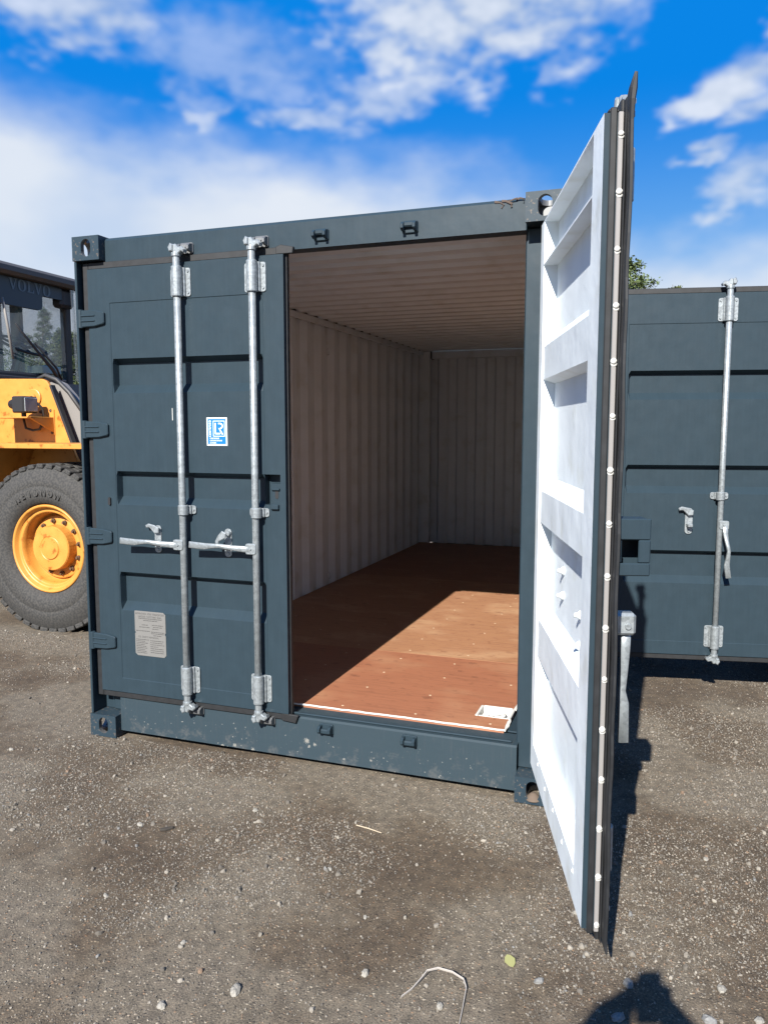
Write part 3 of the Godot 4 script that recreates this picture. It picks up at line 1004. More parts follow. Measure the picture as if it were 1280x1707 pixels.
func main_container() -> Node3D:
	var c := thing("shipping_container", "dark grey steel container with one white-lined door standing open onto its plywood floor", "container")
	container_body(c, true)
	M.screw = mat(lin(0.42, 0.31, 0.21), 0.5)
	board(c, -0.175, -1.215, 0, true)
	board(c, -1.219, -3.62, 1)
	board(c, -3.624, -5.86, 2)
	# white sealant along the boards
	rng.seed = 77
	var st := tool()
	var bead := func(a: Vector3, b: Vector3, w: float) -> void:
		var n := int(a.distance_to(b) / 0.03) + 1
		var pts := []
		var wh := []
		for i in n + 1:
			pts.append(a.lerp(b, float(i) / n) + Vector3(0, rng.randf_range(-0.001, 0.001), rng.randf_range(-0.002, 0.002)))
			wh.append([w * rng.randf_range(0.35, 1.45), 0.0045])
		sweep(st, pts, wh, (b - a).cross(Vector3.UP), 6)
	bead.call(Vector3(0.19, 0.250, -0.170), Vector3(2.196, 0.250, -0.174), 0.0048)
	bead.call(Vector3(2.198, 0.250, -0.172), Vector3(2.196, 0.250, -0.315), 0.010)
	bead.call(Vector3(2.192, 0.250, -0.455), Vector3(2.200, 0.250, -0.600), 0.011)
	obj("sealant_bead", st, M.sealant, c)
	st = tool()
	bead.call(Vector3(0.06, 0.2500, -1.217), Vector3(2.38, 0.2500, -1.217), 0.0090)
	obj("seam_filler", st, mat(lin(0.50, 0.40, 0.28), 0.6), c)
	# recessed lashing pot
	var pot := pivot(c, "lashing_pot", Vector3(2.11, 0.252, -0.385))
	st = tool()
	for e in [[Vector3(-0.086, -0.03, -0.072), Vector3(-0.072, 0.004, 0.072)], [Vector3(0.074, -0.03, -0.072), Vector3(0.086, 0.003, 0.072)], [Vector3(-0.0715, -0.03, -0.074), Vector3(0.0735, 0.005, -0.060)], [Vector3(-0.0715, -0.03, 0.060), Vector3(0.0735, 0.002, 0.072)], [Vector3(-0.0715, -0.034, -0.0595), Vector3(0.0735, -0.026, 0.0595)]]:
		bx(st, e[0], e[1], 0.003)
	obj("tray", st, M.sealant, pot)
	st = tool(true)
	var ring := []
	var rw := []
	for i in 15:
		var a := TAU * i / 14.0
		ring.append(Vector3(0.012 + 0.036 * cos(a), -0.016 + 0.008 * cos(a), 0.028 * sin(a)))
		rw.append([0.007, 0.007])
	sweep(st, ring, rw, Vector3.UP, 8)
	obj("ring", st, M.sealant, pot)
	st = tool(true)
	lathe(st, [[0.03, 0.0], [0.022, 0.004], [0.0, 0.006]], 12, Transform3D(Basis(Vector3(1, 0, 0), -PI * 0.5), Vector3(-0.02, -0.026, 0.01)))
	obj("soil_heap", st, M.soil, pot)
	# bare plate beside the notch
	box("threshold_plate", Vector3(2.206, 0.2365, -0.60), Vector3(2.262, 0.2445, -0.19), M.paint, c, 0.002)
	# cam keepers that wait for the open door, and those the closed rods sit in
	var km := keeper_mesh()
	for x in [1.352, 1.772]:
		put("cam_keeper", km, M.paint, c, Vector3(x, 2.505, -0.042))
		put("cam_keeper", km, M.paint, c, Vector3(x + 0.008, 0.196, -0.042), Vector3(0, 0, PI))
	for x in [0.617, 1.022]:
		put("cam_keeper", km, M.steel_dark, c, Vector3(x + 0.028, 2.497, -0.042))
		put("cam_keeper", km, M.steel_dark, c, Vector3(x + 0.028, 0.205, -0.042), Vector3(0, 0, PI))
	# torn sealing tape on the header, soil in the low casting
	rng.seed = 12
	st = tool()
	for k in 4:
		var p := [Vector3(2.14 + k * 0.03, 2.576, -0.043)]
		var w2 := [[0.006, 0.002]]
		for i in 3:
			p.append(p[-1] + Vector3(rng.randf_range(-0.012, 0.028), rng.randf_range(-0.014, 0.008), rng.randf_range(0.0, 0.006)))
			w2.append([rng.randf_range(0.002, 0.006), 0.0015])
		sweep(st, p, w2, Vector3.UP, 6)
	obj("torn_tape", st, M.rust, c)
	st = tool(true)
	lathe(st, [[0.0, 0.024], [0.012, 0.021], [0.024, 0.010], [0.034, -0.006]], 12, Transform3D(Basis(Vector3(1, 0, 0), -PI * 0.5), Vector3(2.357, 0.024, -0.018)))
	obj("soil_plug", st, M.soil, c)
	# inner lashing rings and marks on the wall
	var lr := tool(true)
	var rp := []
	var rr := []
	for i in 13:
		var a := TAU * i / 12.0
		rp.append(Vector3(0.006, 0.028 * cos(a), 0.022 * sin(a)))
		rr.append([0.005, 0.005])
	sweep(lr, rp, rr, Vector3.RIGHT, 6)
	var lrm := mesh_of(lr)
	for z in [-3.06]:
		put("lashing_ring", lrm, M.interior, c, Vector3(0.053, 0.33, z))
		put("lashing_ring", lrm, M.interior, c, Vector3(0.053, 2.30, z))
	# ------------------------------------------------ closed leaf
	var W := 1.10
	var d := leaf(c, "door", Vector3(0.066, 0, -0.025), 0.0, W, 1.0, {"hole": [0.985, 1.072, 1.272, 1.418]})
	d.set_meta("label", "closed dark grey door leaf with sticker and data plate")
	hardware(d, 1.0, [0.552, 0.957], ["open", "locked"])
	# lock box tongue and slot
	st = tool()
	bx(st, Vector3(1.022, 1.342, -0.012), Vector3(1.064, 1.352, -0.001), 0.002)
	bx(st, Vector3(1.024, 1.252, 0.0005), Vector3(1.066, 1.276, 0.016), 0.003)
	obj("lock_tongue", st, M.paint, d)
	st = tool()
	prism(st, oval(0.018, 0.042), -0.013, -0.0105, Transform3D(Basis(), Vector3(1.047, 1.322, 0)))
	obj("lock_slot", st, M.black, d)
	st = tool()
	prism(st, oval(0.014, 0.040), 0.001, 0.010, Transform3D(Basis(), Vector3(0.093, 1.262, 0)), 0.002)
	obj("seal_lug", st, M.black, d)
	st = tool()
	bx(st, Vector3(0.480, 1.675, -0.0032), Vector3(0.4835, 1.735, -0.0018), 0.0004)
	obj("paint_chip", st, M.sealant, d)
	# corner flap of the gasket
	st = tool()
	prism(st, poly([[1.06, 2.433], [1.145, 2.433], [1.150, 2.462], [1.085, 2.476], [1.06, 2.468]]), -0.0195, -0.004, Transform3D(), 0.003)
	prism(st, poly([[1.06, 0.212], [1.135, 0.206], [1.150, 0.246], [1.06, 0.249]]), -0.0195, -0.004, Transform3D(), 0.003)
	obj("gasket_flap", st, M.rubber, d)
	sticker(d, Vector3(0.732, 1.620, -0.0029))
	data_plate(d, Vector3(0.313, 0.578, -0.0029))
	# ------------------------------------------------ open leaf
	var op := leaf(c, "door", Vector3(2.409, 0, 0.035), deg_to_rad(106.4), 1.125, -1.0, {"lip": true, "y0": 0.212, "y1": 2.44})
	op.set_meta("label", "door leaf swung wide open, white inside, black seal on its edge")
	hardware(op, -1.0, [0.552, 0.957], ["open", "droop"], 0.040)
	# bolts that come through the panel
	st = tool(true)
	lathe(st, [[0.017, 0.0], [0.016, 0.006], [0.009, 0.014], [0.0075, 0.024], [0.0, 0.026]], 10)
	var bolt := mesh_of(st)
	for e in [[0.40, 1.118], [0.40, 1.026], [0.74, 1.034], [0.73, 0.930]]:
		put("bolt", bolt, M.white, op, Vector3(-e[0], e[1], -0.0068), Vector3(0, PI, 0))
	for e in [[0.55, 1.245], [0.66, 1.235]]:
		put("bolt", bolt, M.white, op, Vector3(-e[0], e[1], -0.010), Vector3(0, PI, 0)).scale = Vector3.ONE * 0.5
	for k in 5:
		put("weld_spot", bolt, M.white, op, Vector3(-(0.22 + k * 0.19), 0.300 - 0.012 * (k % 2), -T + 0.001), Vector3(0, PI, 0)).scale = Vector3(0.7, 0.7, 0.22)
	# lock box on the outside
	st = tool()
	prism(st, poly([[-0.085, -0.075], [0.005, -0.075], [0.005, 0.075], [-0.085, 0.075]]), 0.001, 0.012, Transform3D(Basis(), Vector3(-1.06, 1.315, 0)), 0.002)
	bx(st, Vector3(-1.142, 1.243, 0.0125), Vector3(-1.056, 1.250, 0.088), 0.003)
	bx(st, Vector3(-1.142, 1.385, 0.0125), Vector3(-1.056, 1.392, 0.088), 0.003)
	bx(st, Vector3(-1.142, 1.2505, 0.081), Vector3(-1.056, 1.3845, 0.0875), 0.003)
	bx(st, Vector3(-1.064, 1.2505, 0.0125), Vector3(-1.058, 1.3845, 0.0805), 0.002)
	bx(st, Vector3(-1.150, 1.240, 0.004), Vector3(-1.1425, 1.275, 0.090), 0.003)
	bx(st, Vector3(-1.150, 1.338, 0.004), Vector3(-1.1425, 1.395, 0.090), 0.003)
	bx(st, Vector3(-1.150, 1.2755, 0.058), Vector3(-1.1425, 1.3375, 0.090), 0.003)
	bx(st, Vector3(-1.150, 1.2755, 0.004), Vector3(-1.1425, 1.3375, 0.014), 0.003)
	obj("lock_box", st, M.paint, op)
	return c

func line_text(s: String, size: float, font: Font, depth := 0.0006) -> TextMesh:
	var t := TextMesh.new()
	t.text = s
	t.font = font
	t.font_size = 64
	t.pixel_size = size / 64.0
	t.depth = depth
	t.curve_step = 1.5
	return t

func sticker(d: Node3D, at: Vector3) -> void:
	var f := SystemFont.new()
	f.font_names = PackedStringArray(["Droid Sans"])
	f.font_weight = 700
	var n := box("certification_sticker", Vector3(-0.057, -0.068, 0.0), Vector3(0.057, 0.068, 0.0008), M.print_white, d, 0.0002)
	n.position = at
	n.set_meta("label", "blue and white certification sticker")
	var st := tool()
	bx(st, Vector3(-0.051, -0.0605, 0.0009), Vector3(0.0495, 0.0615, 0.0012), 0.0001)
	# the mark: frame, L and R drawn as strokes
	var b := obj("sticker_mark", st, M.blue, d, at)
	b.name = "sticker_ground"
	st = tool()
	var z0 := 0.0013
	var z1 := 0.0016
	for e in [[-0.021, 0.0495, 0.044, 0.0525], [-0.021, -0.0235, 0.044, -0.0205], [-0.021, -0.0204, -0.018, 0.0494], [0.041, -0.0204, 0.044, 0.0494]]:
		bx(st, Vector3(e[0], e[1], z0), Vector3(e[2], e[3], z1), 0.0001)
	bx(st, Vector3(-0.011, -0.013, z0), Vector3(-0.0045, 0.042, z1), 0.0001)
	bx(st, Vector3(-0.0044, -0.013, z0), Vector3(0.019, -0.006, z1), 0.0001)
	var bowl := PackedVector2Array()
	for k in 9:
		var a := PI * 0.5 - PI * k / 8.0
		bowl.append(Vector2(0.018 + 0.0165 * cos(a), 0.0275 + 0.0150 * sin(a)))
	for k in 9:
		var a := -PI * 0.5 + PI * k / 8.0
		bowl.append(Vector2(0.018 + 0.0090 * cos(a), 0.0275 + 0.0085 * sin(a)))
	bowl.append(Vector2(0.008, 0.0360)); bowl.append(Vector2(0.008, 0.0425))
	prism(st, bowl, z0, z1)
	prism(st, poly([[0.008, 0.0188], [0.0185, 0.0124], [0.0365, -0.0135], [0.0265, -0.0135]]), z0 + 0.0001, z1 + 0.0001)
	obj("sticker_mark", st, M.print_white, d, at)
	var rows := [["CERTIFIED", 0.0165, Vector3(-0.0375, 0.0145, 0.0015), PI * 0.5], ["CONTAINER", 0.0092, Vector3(-0.0140, -0.0325, 0.0015), 0.0], ["CERTIFICATION", 0.0092, Vector3(-0.0060, -0.0435, 0.0015), 0.0], ["SCHEME", 0.0092, Vector3(-0.0215, -0.0545, 0.0015), 0.0]]
	for r in rows:
		put("sticker_text", line_text(r[0], r[1], f), M.print_white, d, at + r[2], Vector3(0, 0, r[3]))

func data_plate(d: Node3D, at: Vector3) -> void:
	var f := SystemFont.new()
	f.font_names = PackedStringArray(["Droid Sans"])
	var st := tool()
	prism(st, poly([[-0.092, 0.118], [0.080, 0.118], [0.094, 0.106], [0.094, 0.012], [0.088, 0.004], [0.094, -0.006], [0.094, -0.106], [0.082, -0.118], [-0.080, -0.118], [-0.094, -0.106], [-0.094, -0.003], [-0.088, 0.004], [-0.094, 0.010], [-0.094, 0.112]]), 0.0, 0.0025, Transform3D(), 0.0005)
	var pl := obj("data_plate", st, M.plate, d, at)
	pl.set_meta("label", "worn aluminium data plate with engraved approval text")
	for r in [["APPROVED FOR TRANSPORT", 0.0140, Vector3(0.0, 0.104, 0.0026)], ["UNDER CUSTOMS SEAL", 0.0140, Vector3(0.0, 0.089, 0.0026)], ["CSC SAFETY APPROVAL", 0.0125, Vector3(-0.012, -0.018, 0.0026)]]:
		put("plate_text", line_text(r[0], r[1], f, 0.0004), M.ink, d, at + r[2])
	# engraved lines too fine to read
	st = tool()
	rng.seed = 4
	var bars := [[-0.070, 0.070, 0.079], [-0.040, 0.045, 0.070], [-0.050, -0.015, 0.046], [-0.066, -0.004, 0.034], [0.012, 0.078, 0.048], [0.018, 0.072, 0.038], [0.012, 0.05, 0.028], [-0.088, -0.004, 0.014], [0.006, 0.085, 0.012], [0.006, 0.085, 0.004], [0.020, 0.066, -0.006]]
	for k in 9: bars.append([-0.086, -0.086 + rng.randf_range(0.04, 0.08), -0.032 - k * 0.0088])
	for k in 7: bars.append([0.0, rng.randf_range(0.04, 0.085), -0.034 - k * 0.0104])
	for e in bars:
		var x: float = e[0]
		while x < e[1]:      # broken strokes, like stamped letters
			var w := rng.randf_range(0.002, 0.007)
			bx(st, at + Vector3(x, e[2] - 0.0018, 0.0026), at + Vector3(minf(x + w, e[1] + 0.001), e[2] + 0.0018, 0.0029), 0.0001)
			x += w + rng.randf_range(0.001, 0.003)
	obj("plate_engraving", st, M.ink, d).set_meta("kind", "stuff")

func side_container() -> void:
	# its door end faces left; only its open leaf reaches into the picture
	var c := thing("shipping_container", "dark grey container standing crosswise with its single-rod door leaf swung open beside the plywood-floored one", "container", Vector3(3.775, 0, -4.345), -PI * 0.5)
	container_body(c, false)
	box("floor_board", Vector3(0.052, 0.226, -5.9), Vector3(2.386, 0.252, -0.19), M.ply2, c, 0.002)
	# leaf on the near post: hinge on the local right, swung about 95 degrees
	var op := leaf(c, "door", Vector3(2.409, 0, 0.035), deg_to_rad(101.0), 1.25, -1.0, {"lip": true, "y0": 0.245, "y1": 2.435})
	hardware(op, -1.0, [0.585], ["hang"])
	op.set_meta("label", "open grey door leaf with one galvanised rod")

# ------------------------------------------------------------------ wheel loader
func wheel(parent: Node3D, at: Vector3, side: float) -> void:
	var w := pivot(parent, "wheel", at, 0.0 if side > 0 else PI)
	var st := tool(true)
	var R := 0.672
	lathe(st, [[0.355, 0.165], [0.375, 0.205], [0.42, 0.228], [0.505, 0.2405], [0.508, 0.237], [0.515, 0.2405], [0.555, 0.238], [0.60, 0.222], [R - 0.02, 0.200], [R, 0.182], [R, 0.0], [R, -0.182], [R - 0.02, -0.205], [0.55, -0.235], [0.42, -0.225], [0.355, -0.165]], 72)
	obj("tyre", st, M.tyre, w)
	st = tool()
	var cols := [[-0.205, -0.125], [-0.118, -0.050], [-0.043, 0.043], [0.050, 0.118], [0.125, 0.212]]
	for q in cols.size():
		for k in 46:
			var a := TAU * (k + 0.5 * (q % 2)) / 46.0
			var b := Basis(Vector3(0, 0, 1), a)
			var sk := 0.018 if q % 2 else -0.018
			bx(st, Vector3(-0.036, R - 0.02, cols[q][0]), Vector3(0.034, R + 0.016, cols[q][1]), 0.006, Transform3D(b * Basis(Vector3(0, 1, 0), sk * 8.0), Vector3.ZERO))
	obj("tread", st, M.tyre, w).set_meta("kind", "stuff")
	st = tool(true)
	lathe(st, [[0.362, 0.170], [0.360, 0.190], [0.350, 0.196], [0.338, 0.186], [0.330, 0.160], [0.318, 0.150], [0.306, 0.156], [0.296, 0.150], [0.286, 0.115], [0.280, 0.05], [0.262, 0.035], [0.0, 0.033]], 56)
	lathe(st, [[0.262, 0.036], [0.262, 0.060], [0.252, 0.066], [0.185, 0.066]], 48)
	obj("rim", st, M.yellow, w)
	st = tool()
	lathe(st, [[0.185, 0.06], [0.183, 0.150], [0.176, 0.160], [0.100, 0.163], [0.096, 0.160], [0.092, 0.163], [0.086, 0.172], [0.0, 0.173]], 40)
	obj("hub", st, M.yellow, w)
	st = tool()
	cyl(st, Vector3(0, 0, 0.062), Vector3(0, 0, 0.084), 0.021, 0.020, 6)
	cyl(st, Vector3(0, 0, 0.083), Vector3(0, 0, 0.100), 0.011, 0.010, 8)
	var nut := mesh_of(st)
	for k in 12:
		var a := TAU * (k + 0.3) / 12.0
		put("wheel_nut", nut, M.bolt, w, Vector3(cos(a) * 0.218, sin(a) * 0.218, 0), Vector3(0, 0, k * 0.7))
	if side > 0:
		var f := SystemFont.new()
		f.font_names = PackedStringArray(["Droid Sans"])
		f.font_weight = 700
		var word := "NETSNOW"
		for k in word.length():
			var a := PI * 0.5 + 0.10 + (3 - k) * 0.152
			var m := put("tyre_letter", line_text(word[k], 0.075, f, 0.006), M.tyre, w, Vector3(cos(a) * 0.462, sin(a) * 0.462, 0.2375), Vector3(0, 0, a - PI * 0.5))
			m.rotation.x = -0.10

func pane(called: String, pts: Array, parent: Node3D, th := 0.005, out := Vector3.ZERO) -> void:
	var st := tool()
	for i in range(1, pts.size() - 1):
		tri(st, pts[0], pts[i + 1], pts[i])
		tri(st, pts[0] - out * th, pts[i] - out * th, pts[i + 1] - out * th)
	for i in pts.size():
		var j := (i + 1) % pts.size()
		quad(st, pts[i], pts[j], pts[j] - out * th, pts[i] - out * th)
	obj(called, st, M.glass, parent)

func loader() -> void:
	var o := thing("wheel_loader", "yellow wheel loader parked behind the container, its cab dark with a wiper across the windscreen", "wheel loader", Vector3(-1.82, 0, -2.75))
	for x in [0.0, -2.75]:
		for s in [1.0, -1.0]: wheel(o, Vector3(x, 0.668, s * 0.862), s)
	var st := tool()
	cyl(st, Vector3(0, 0.66, -0.70), Vector3(0, 0.66, 0.70), 0.13, 0.13, 16)
	cyl(st, Vector3(-2.75, 0.66, -0.70), Vector3(-2.75, 0.66, 0.70), 0.13, 0.13, 16)
	obj("axle", st, M.loader_dark, o)
	# front frame: two side plates with a sloping nose, joined by a cross box
	var pl := poly([[-0.96, 0.62], [-0.10, 0.62], [-0.10, 1.35], [-0.17, 1.51], [-0.375, 2.01], [-0.40, 2.045], [-0.45, 2.065], [-0.92, 2.075], [-0.96, 2.05]])
	for s in [1.0, -1.0]:
		st = tool()
		prism(st, pl, s * 0.515, s * 0.55, Transform3D(), 0.006)
		obj("frame_plate", st, M.yellow, o)
		# rubber edge and lift arm beside the plate
		st = tool()
		prism(st, poly([[-0.37, 2.005], [-0.352, 2.012], [-0.135, 1.49], [-0.165, 1.505]]), s * 0.50, s * 0.556, Transform3D(), 0.003)
		obj("plate_edging", st, M.black, o)
		st = tool()
		prism(st, poly([[-0.56, 1.86], [-0.50, 2.02], [-0.42, 2.06], [-0.34, 2.03], [-0.24, 1.93], [0.05, 1.58], [0.42, 1.02], [0.62, 0.56], [0.50, 0.42], [0.30, 0.55], [-0.05, 1.15], [-0.34, 1.66]]), s * 0.36, s * 0.44, Transform3D(), 0.010)
		obj("lift_arm", st, M.loader_grey, o)
		# fender over the front tyre
		st = tool()
		prism(st, poly([[-0.74, 1.16], [-0.70, 1.16], [-0.56, 1.475], [0.42, 1.475], [0.62, 1.36], [0.64, 1.385], [0.44, 1.515], [-0.58, 1.515]]), s * 0.552, s * 1.06, Transform3D(), 0.004)
		obj("fender", st, M.yellow, o)
		# lamp bracket and work lamp
		st = tool()
		prism(st, poly([[0.551, 1.726], [0.82, 1.735], [0.82, 1.722], [0.551, 1.600]]), 0.33, 0.345, Transform3D(Basis(Vector3(0, 0, s), Vector3(0, 1, 0), Vector3(-1, 0, 0)), Vector3.ZERO), 0.002)
		bx(st, Vector3(-0.78, 1.722, s * 0.552), Vector3(-0.33, 1.734, s * 0.86), 0.003)
		bx(st, Vector3(-0.375, 1.58, s * 0.5505), Vector3(-0.325, 1.80, s * 0.560), 0.003)
		obj("lamp_bracket", st, M.yellow, o)
		var lamp := pivot(o, "work_lamp", Vector3(-0.50, 1.842, s * 0.74))
		st = tool()
		bx(st, Vector3(-0.03, -0.075, -0.085), Vector3(0.10, 0.065, 0.085), 0.012)
		cyl(st, Vector3(-0.03, 0, 0), Vector3(-0.12, 0, 0), 0.062, 0.035, 14, 0.006)
		cyl(st, Vector3(0.02, -0.115, 0), Vector3(0.02, -0.07, 0), 0.02, 0.02, 10)
		obj("housing", st, M.black, lamp)
		st = tool()
		bx(st, Vector3(0.100, -0.062, -0.072), Vector3(0.106, 0.052, 0.072), 0.002)
		obj("lens", st, M.lens, lamp)
	# details on the near plate
	st = tool()
	lathe(st, [[0.075, 0.0], [0.075, 0.012], [0.068, 0.016], [0.032, 0.016], [0.030, 0.030], [0.0, 0.032]], 24, Transform3D(Basis(), Vector3(-0.535, 1.905, 0.551)))
	obj("pivot_boss", st, M.yellow, o)
	for p in [Vector2(-0.535, 1.905), Vector2(-0.62, 1.88), Vector2(-0.36, 1.79), Vector2(-0.47, 1.78), Vector2(-0.35, 1.60)]:
		st = tool()
		cyl(st, Vector3(p.x, p.y, 0.5505), Vector3(p.x, p.y, 0.598 if p.y > 1.85 else 0.566), 0.015, 0.012, 8)
		obj("bolt", st, M.bolt, o)
	st = tool(true)
	var hw := []
	for k in 5: hw.append([0.011, 0.011])
	sweep(st, [Vector3(-0.44, 1.84, 0.70), Vector3(-0.40, 1.85, 0.66), Vector3(-0.385, 1.80, 0.62), Vector3(-0.40, 1.74, 0.60), Vector3(-0.42, 1.66, 0.585)], hw, Vector3.UP, 8)
	obj("hose", st, M.loader_dark, o)
	st = tool(true)
	sweep(st, [Vector3(-0.62, 1.72, 0.60), Vector3(-0.60, 1.64, 0.60), Vector3(-0.52, 1.62, 0.60), Vector3(-0.45, 1.63, 0.60), Vector3(-0.42, 1.70, 0.58)], hw, Vector3.UP, 8)
	obj("hose", st, M.loader_dark, o)
	st = tool(true)
	sweep(st, [Vector3(-0.56, 2.07, 0.47), Vector3(-0.48, 2.10, 0.47), Vector3(-0.36, 2.06, 0.47), Vector3(-0.24, 1.95, 0.46), Vector3(-0.10, 1.78, 0.46)], [[0.02, 0.02], [0.02, 0.02], [0.02, 0.02], [0.02, 0.02], [0.02, 0.02]], Vector3.UP, 8)
	obj("hose", st, M.loader_dark, o)
	box("cross_box", Vector3(-0.86, 0.62, -0.514), Vector3(-0.30, 1.62, 0.514), M.yellow, o, 0.01)
	box("arm_cross_tube", Vector3(0.20, 0.72, -0.359), Vector3(0.36, 0.90, 0.359), M.loader_grey, o, 0.02)
	# rear frame, hood, counterweight
	st = tool()
	prism(st, poly([[-1.05, 0.60], [-3.70, 0.60], [-3.85, 0.90], [-3.85, 1.25], [-1.05, 1.25]]), -0.45, 0.45, Transform3D(), 0.01)
	obj("rear_frame", st, M.loader_dark, o)
	st = tool()
	prism(st, poly([[-2.32, 1.26], [-3.95, 1.26], [-3.98, 1.75], [-3.75, 2.02], [-2.32, 2.12]]), -0.62, 0.62, Transform3D(), 0.03)
	obj("engine_hood", st, M.yellow, o)
	st = tool()
	prism(st, poly([[-3.72, 0.65], [-4.10, 0.72], [-4.14, 1.24], [-3.86, 1.255]]), -0.95, 0.95, Transform3D(), 0.03)
	obj("counterweight", st, M.loader_grey, o)
	for s in [1.0, -1.0]:
		st = tool()
		prism(st, poly([[-3.55, 1.15], [-3.50, 1.15], [-3.25, 1.475], [-2.35, 1.475], [-2.05, 1.15], [-2.01, 1.15], [-2.32, 1.515], [-3.28, 1.515]]), s * 0.625, s * 1.06, Transform3D(), 0.004)
		obj("fender", st, M.yellow, o)
		st = tool()
		for k in 3: bx(st, Vector3(-1.72, 0.55 + k * 0.33, s * 0.72), Vector3(-1.28, 0.585 + k * 0.33, s * 0.98), 0.006)
		for x in [-1.74, -1.26]: bx(st, Vector3(x - 0.018, 0.50, s * 0.72), Vector3(x + 0.018, 1.44, s * 0.76), 0.004)
		obj("steps", st, M.loader_dark, o)
	# cab
	var cab := pivot(o, "cab", Vector3.ZERO)
	st = tool()
	prism(st, poly([[-1.20, 1.45], [-1.22, 2.10], [-2.30, 2.10], [-2.30, 1.26], [-1.30, 1.26]]), -0.88, 0.88, Transform3D(), 0.02)
	obj("lower_body", st, M.loader_grey, cab)
	st = tool()
	var roof := PackedVector2Array()
	var front := func(rx: float, cz: float, cx: float, n: int) -> Array:   # plan of the wrapped windscreen corner
		var l := []
		for k in n + 1:
			var a := PI * 0.5 * k / n
			l.append(Vector2(cx + rx * sin(a), cz + rx * cos(a)))
		return l
	for v in front.call(0.26, 0.68, -1.38, 6): roof.append(v)
	var mir := []
	for v in roof: mir.append(Vector2(v.x, -v.y))
	mir.reverse()
	for v in mir: roof.append(v)
	roof.append(Vector2(-2.40, -0.94)); roof.append(Vector2(-2.40, 0.94))
	var flat := Transform3D(Basis(Vector3(1, 0, 0), Vector3(0, 0, 1), Vector3(0, -1, 0)), Vector3.ZERO)
	prism(st, roof, -3.175, -3.07, flat, 0.03)
	obj("roof", st, M.cab_frame, cab)
	# windscreen: flat middle, rounded corners back to the front pillars
	var plan := []
	for v in front.call(0.22, 0.68, -1.37, 6): plan.append(v)
	plan.reverse()
	var full := []
	for v in plan: full.append(Vector2(v.x, v.y))
	var other := plan.duplicate()
	other.reverse()
	for v in other: full.append(Vector2(v.x, -v.y))
	st = tool(true)
	for off in [0.0, 0.006]:
		for i in full.size() - 1:
			var p: Vector2 = full[i]
			var q: Vector2 = full[i + 1]
			quad(st, Vector3(p.x - off + 0.01, 2.13, p.y), Vector3(p.x - off - 0.02, 3.066, p.y), Vector3(q.x - off - 0.02, 3.066, q.y), Vector3(q.x - off + 0.01, 2.13, q.y))
	obj("windscreen", st, M.glass, cab)
	for s in [1.0, -1.0]:
		box("pillar", Vector3(-1.43, 2.10, s * 0.80), Vector3(-1.345, 3.07, s * 0.88), M.cab_frame, cab, 0.01)
		box("pillar", Vector3(-2.13, 2.10, s * 0.82), Vector3(-1.99, 3.07, s * 0.88), M.cab_frame, cab, 0.01)
		box("pillar", Vector3(-2.36, 2.10, s * 0.82), Vector3(-2.29, 3.07, s * 0.88), M.cab_frame, cab, 0.01)
	st = tool()
	bx(st, Vector3(-1.20, 2.095, -0.56), Vector3(-1.155, 2.135, 0.56), 0.01)
	obj("screen_sill", st, M.cab_frame, cab)
	for s in [1.0, -1.0]:
		pane("side_window", [Vector3(-1.43, 2.12, s * 0.86), Vector3(-1.43, 3.065, s * 0.86), Vector3(-1.99, 3.065, s * 0.86), Vector3(-1.99, 2.12, s * 0.86)], cab, 0.005, Vector3(0, 0, s))
		pane("side_window", [Vector3(-2.13, 2.12, s * 0.86), Vector3(-2.13, 3.065, s * 0.86), Vector3(-2.29, 3.065, s * 0.86), Vector3(-2.29, 2.12, s * 0.86)], cab, 0.005, Vector3(0, 0, s))
	pane("rear_window", [Vector3(-2.32, 2.12, -0.70), Vector3(-2.32, 3.065, -0.70), Vector3(-2.32, 3.065, 0.70), Vector3(-2.32, 2.12, 0.70)], cab, 0.005, Vector3(-1, 0, 0))
	st = tool()
	for s in [1.0, -1.0]: bx(st, Vector3(-1.36, 2.88, s * 0.60), Vector3(-1.215, 3.068, s * 0.80), 0.03)
	obj("corner_housing", st, M.loader_dark, cab)
	# sun visor band behind the top of the glass, maker's name on it
	st = tool()
	prism(st, poly([[-0.62, 3.068], [-0.62, 2.80], [0.28, 2.80], [0.33, 2.815], [0.345, 2.85], [0.345, 2.945], [0.62, 2.945], [0.62, 3.068]]), 0, 0.02, Transform3D(Basis(Vector3(0, 0, -1), Vector3(0, 1, 0), Vector3(1, 0, 0)), Vector3(-1.245, 0, 0)), 0.004)
	obj("sun_visor", st, M.visor, cab)
	var f := SystemFont.new()
	f.font_names = PackedStringArray(["Droid Serif"])
	f.font_weight = 700
	put("windscreen_lettering", line_text("VOLVO", 0.150, f, 0.002), M.letter, cab, Vector3(-1.222, 3.005, -0.185), Vector3(0, PI * 0.5, 0))
	# wiper
	st = tool(true)
	sweep(st, [Vector3(-1.13, 2.13, -0.42), Vector3(-1.12, 2.22, -0.33), Vector3(-1.115, 2.45, -0.05), Vector3(-1.12, 2.62, 0.13)], [[0.022, 0.012], [0.022, 0.012], [0.014, 0.010], [0.010, 0.008]], Vector3.UP, 8)
	sweep(st, [Vector3(-1.13, 2.13, -0.46), Vector3(-1.12, 2.24, -0.38), Vector3(-1.115, 2.46, -0.10)], [[0.012, 0.010], [0.012, 0.010], [0.010, 0.008]], Vector3.UP, 8)
	obj("wiper_arm", st, M.black, cab)
	st = tool(true)
	sweep(st, [Vector3(-1.135, 2.84, 0.258), Vector3(-1.135, 2.56, 0.205), Vector3(-1.135, 2.29, 0.165)], [[0.011, 0.012], [0.014, 0.014], [0.011, 0.012]], Vector3.UP, 8)
	obj("wiper_blade", st, M.loader_grey, cab)
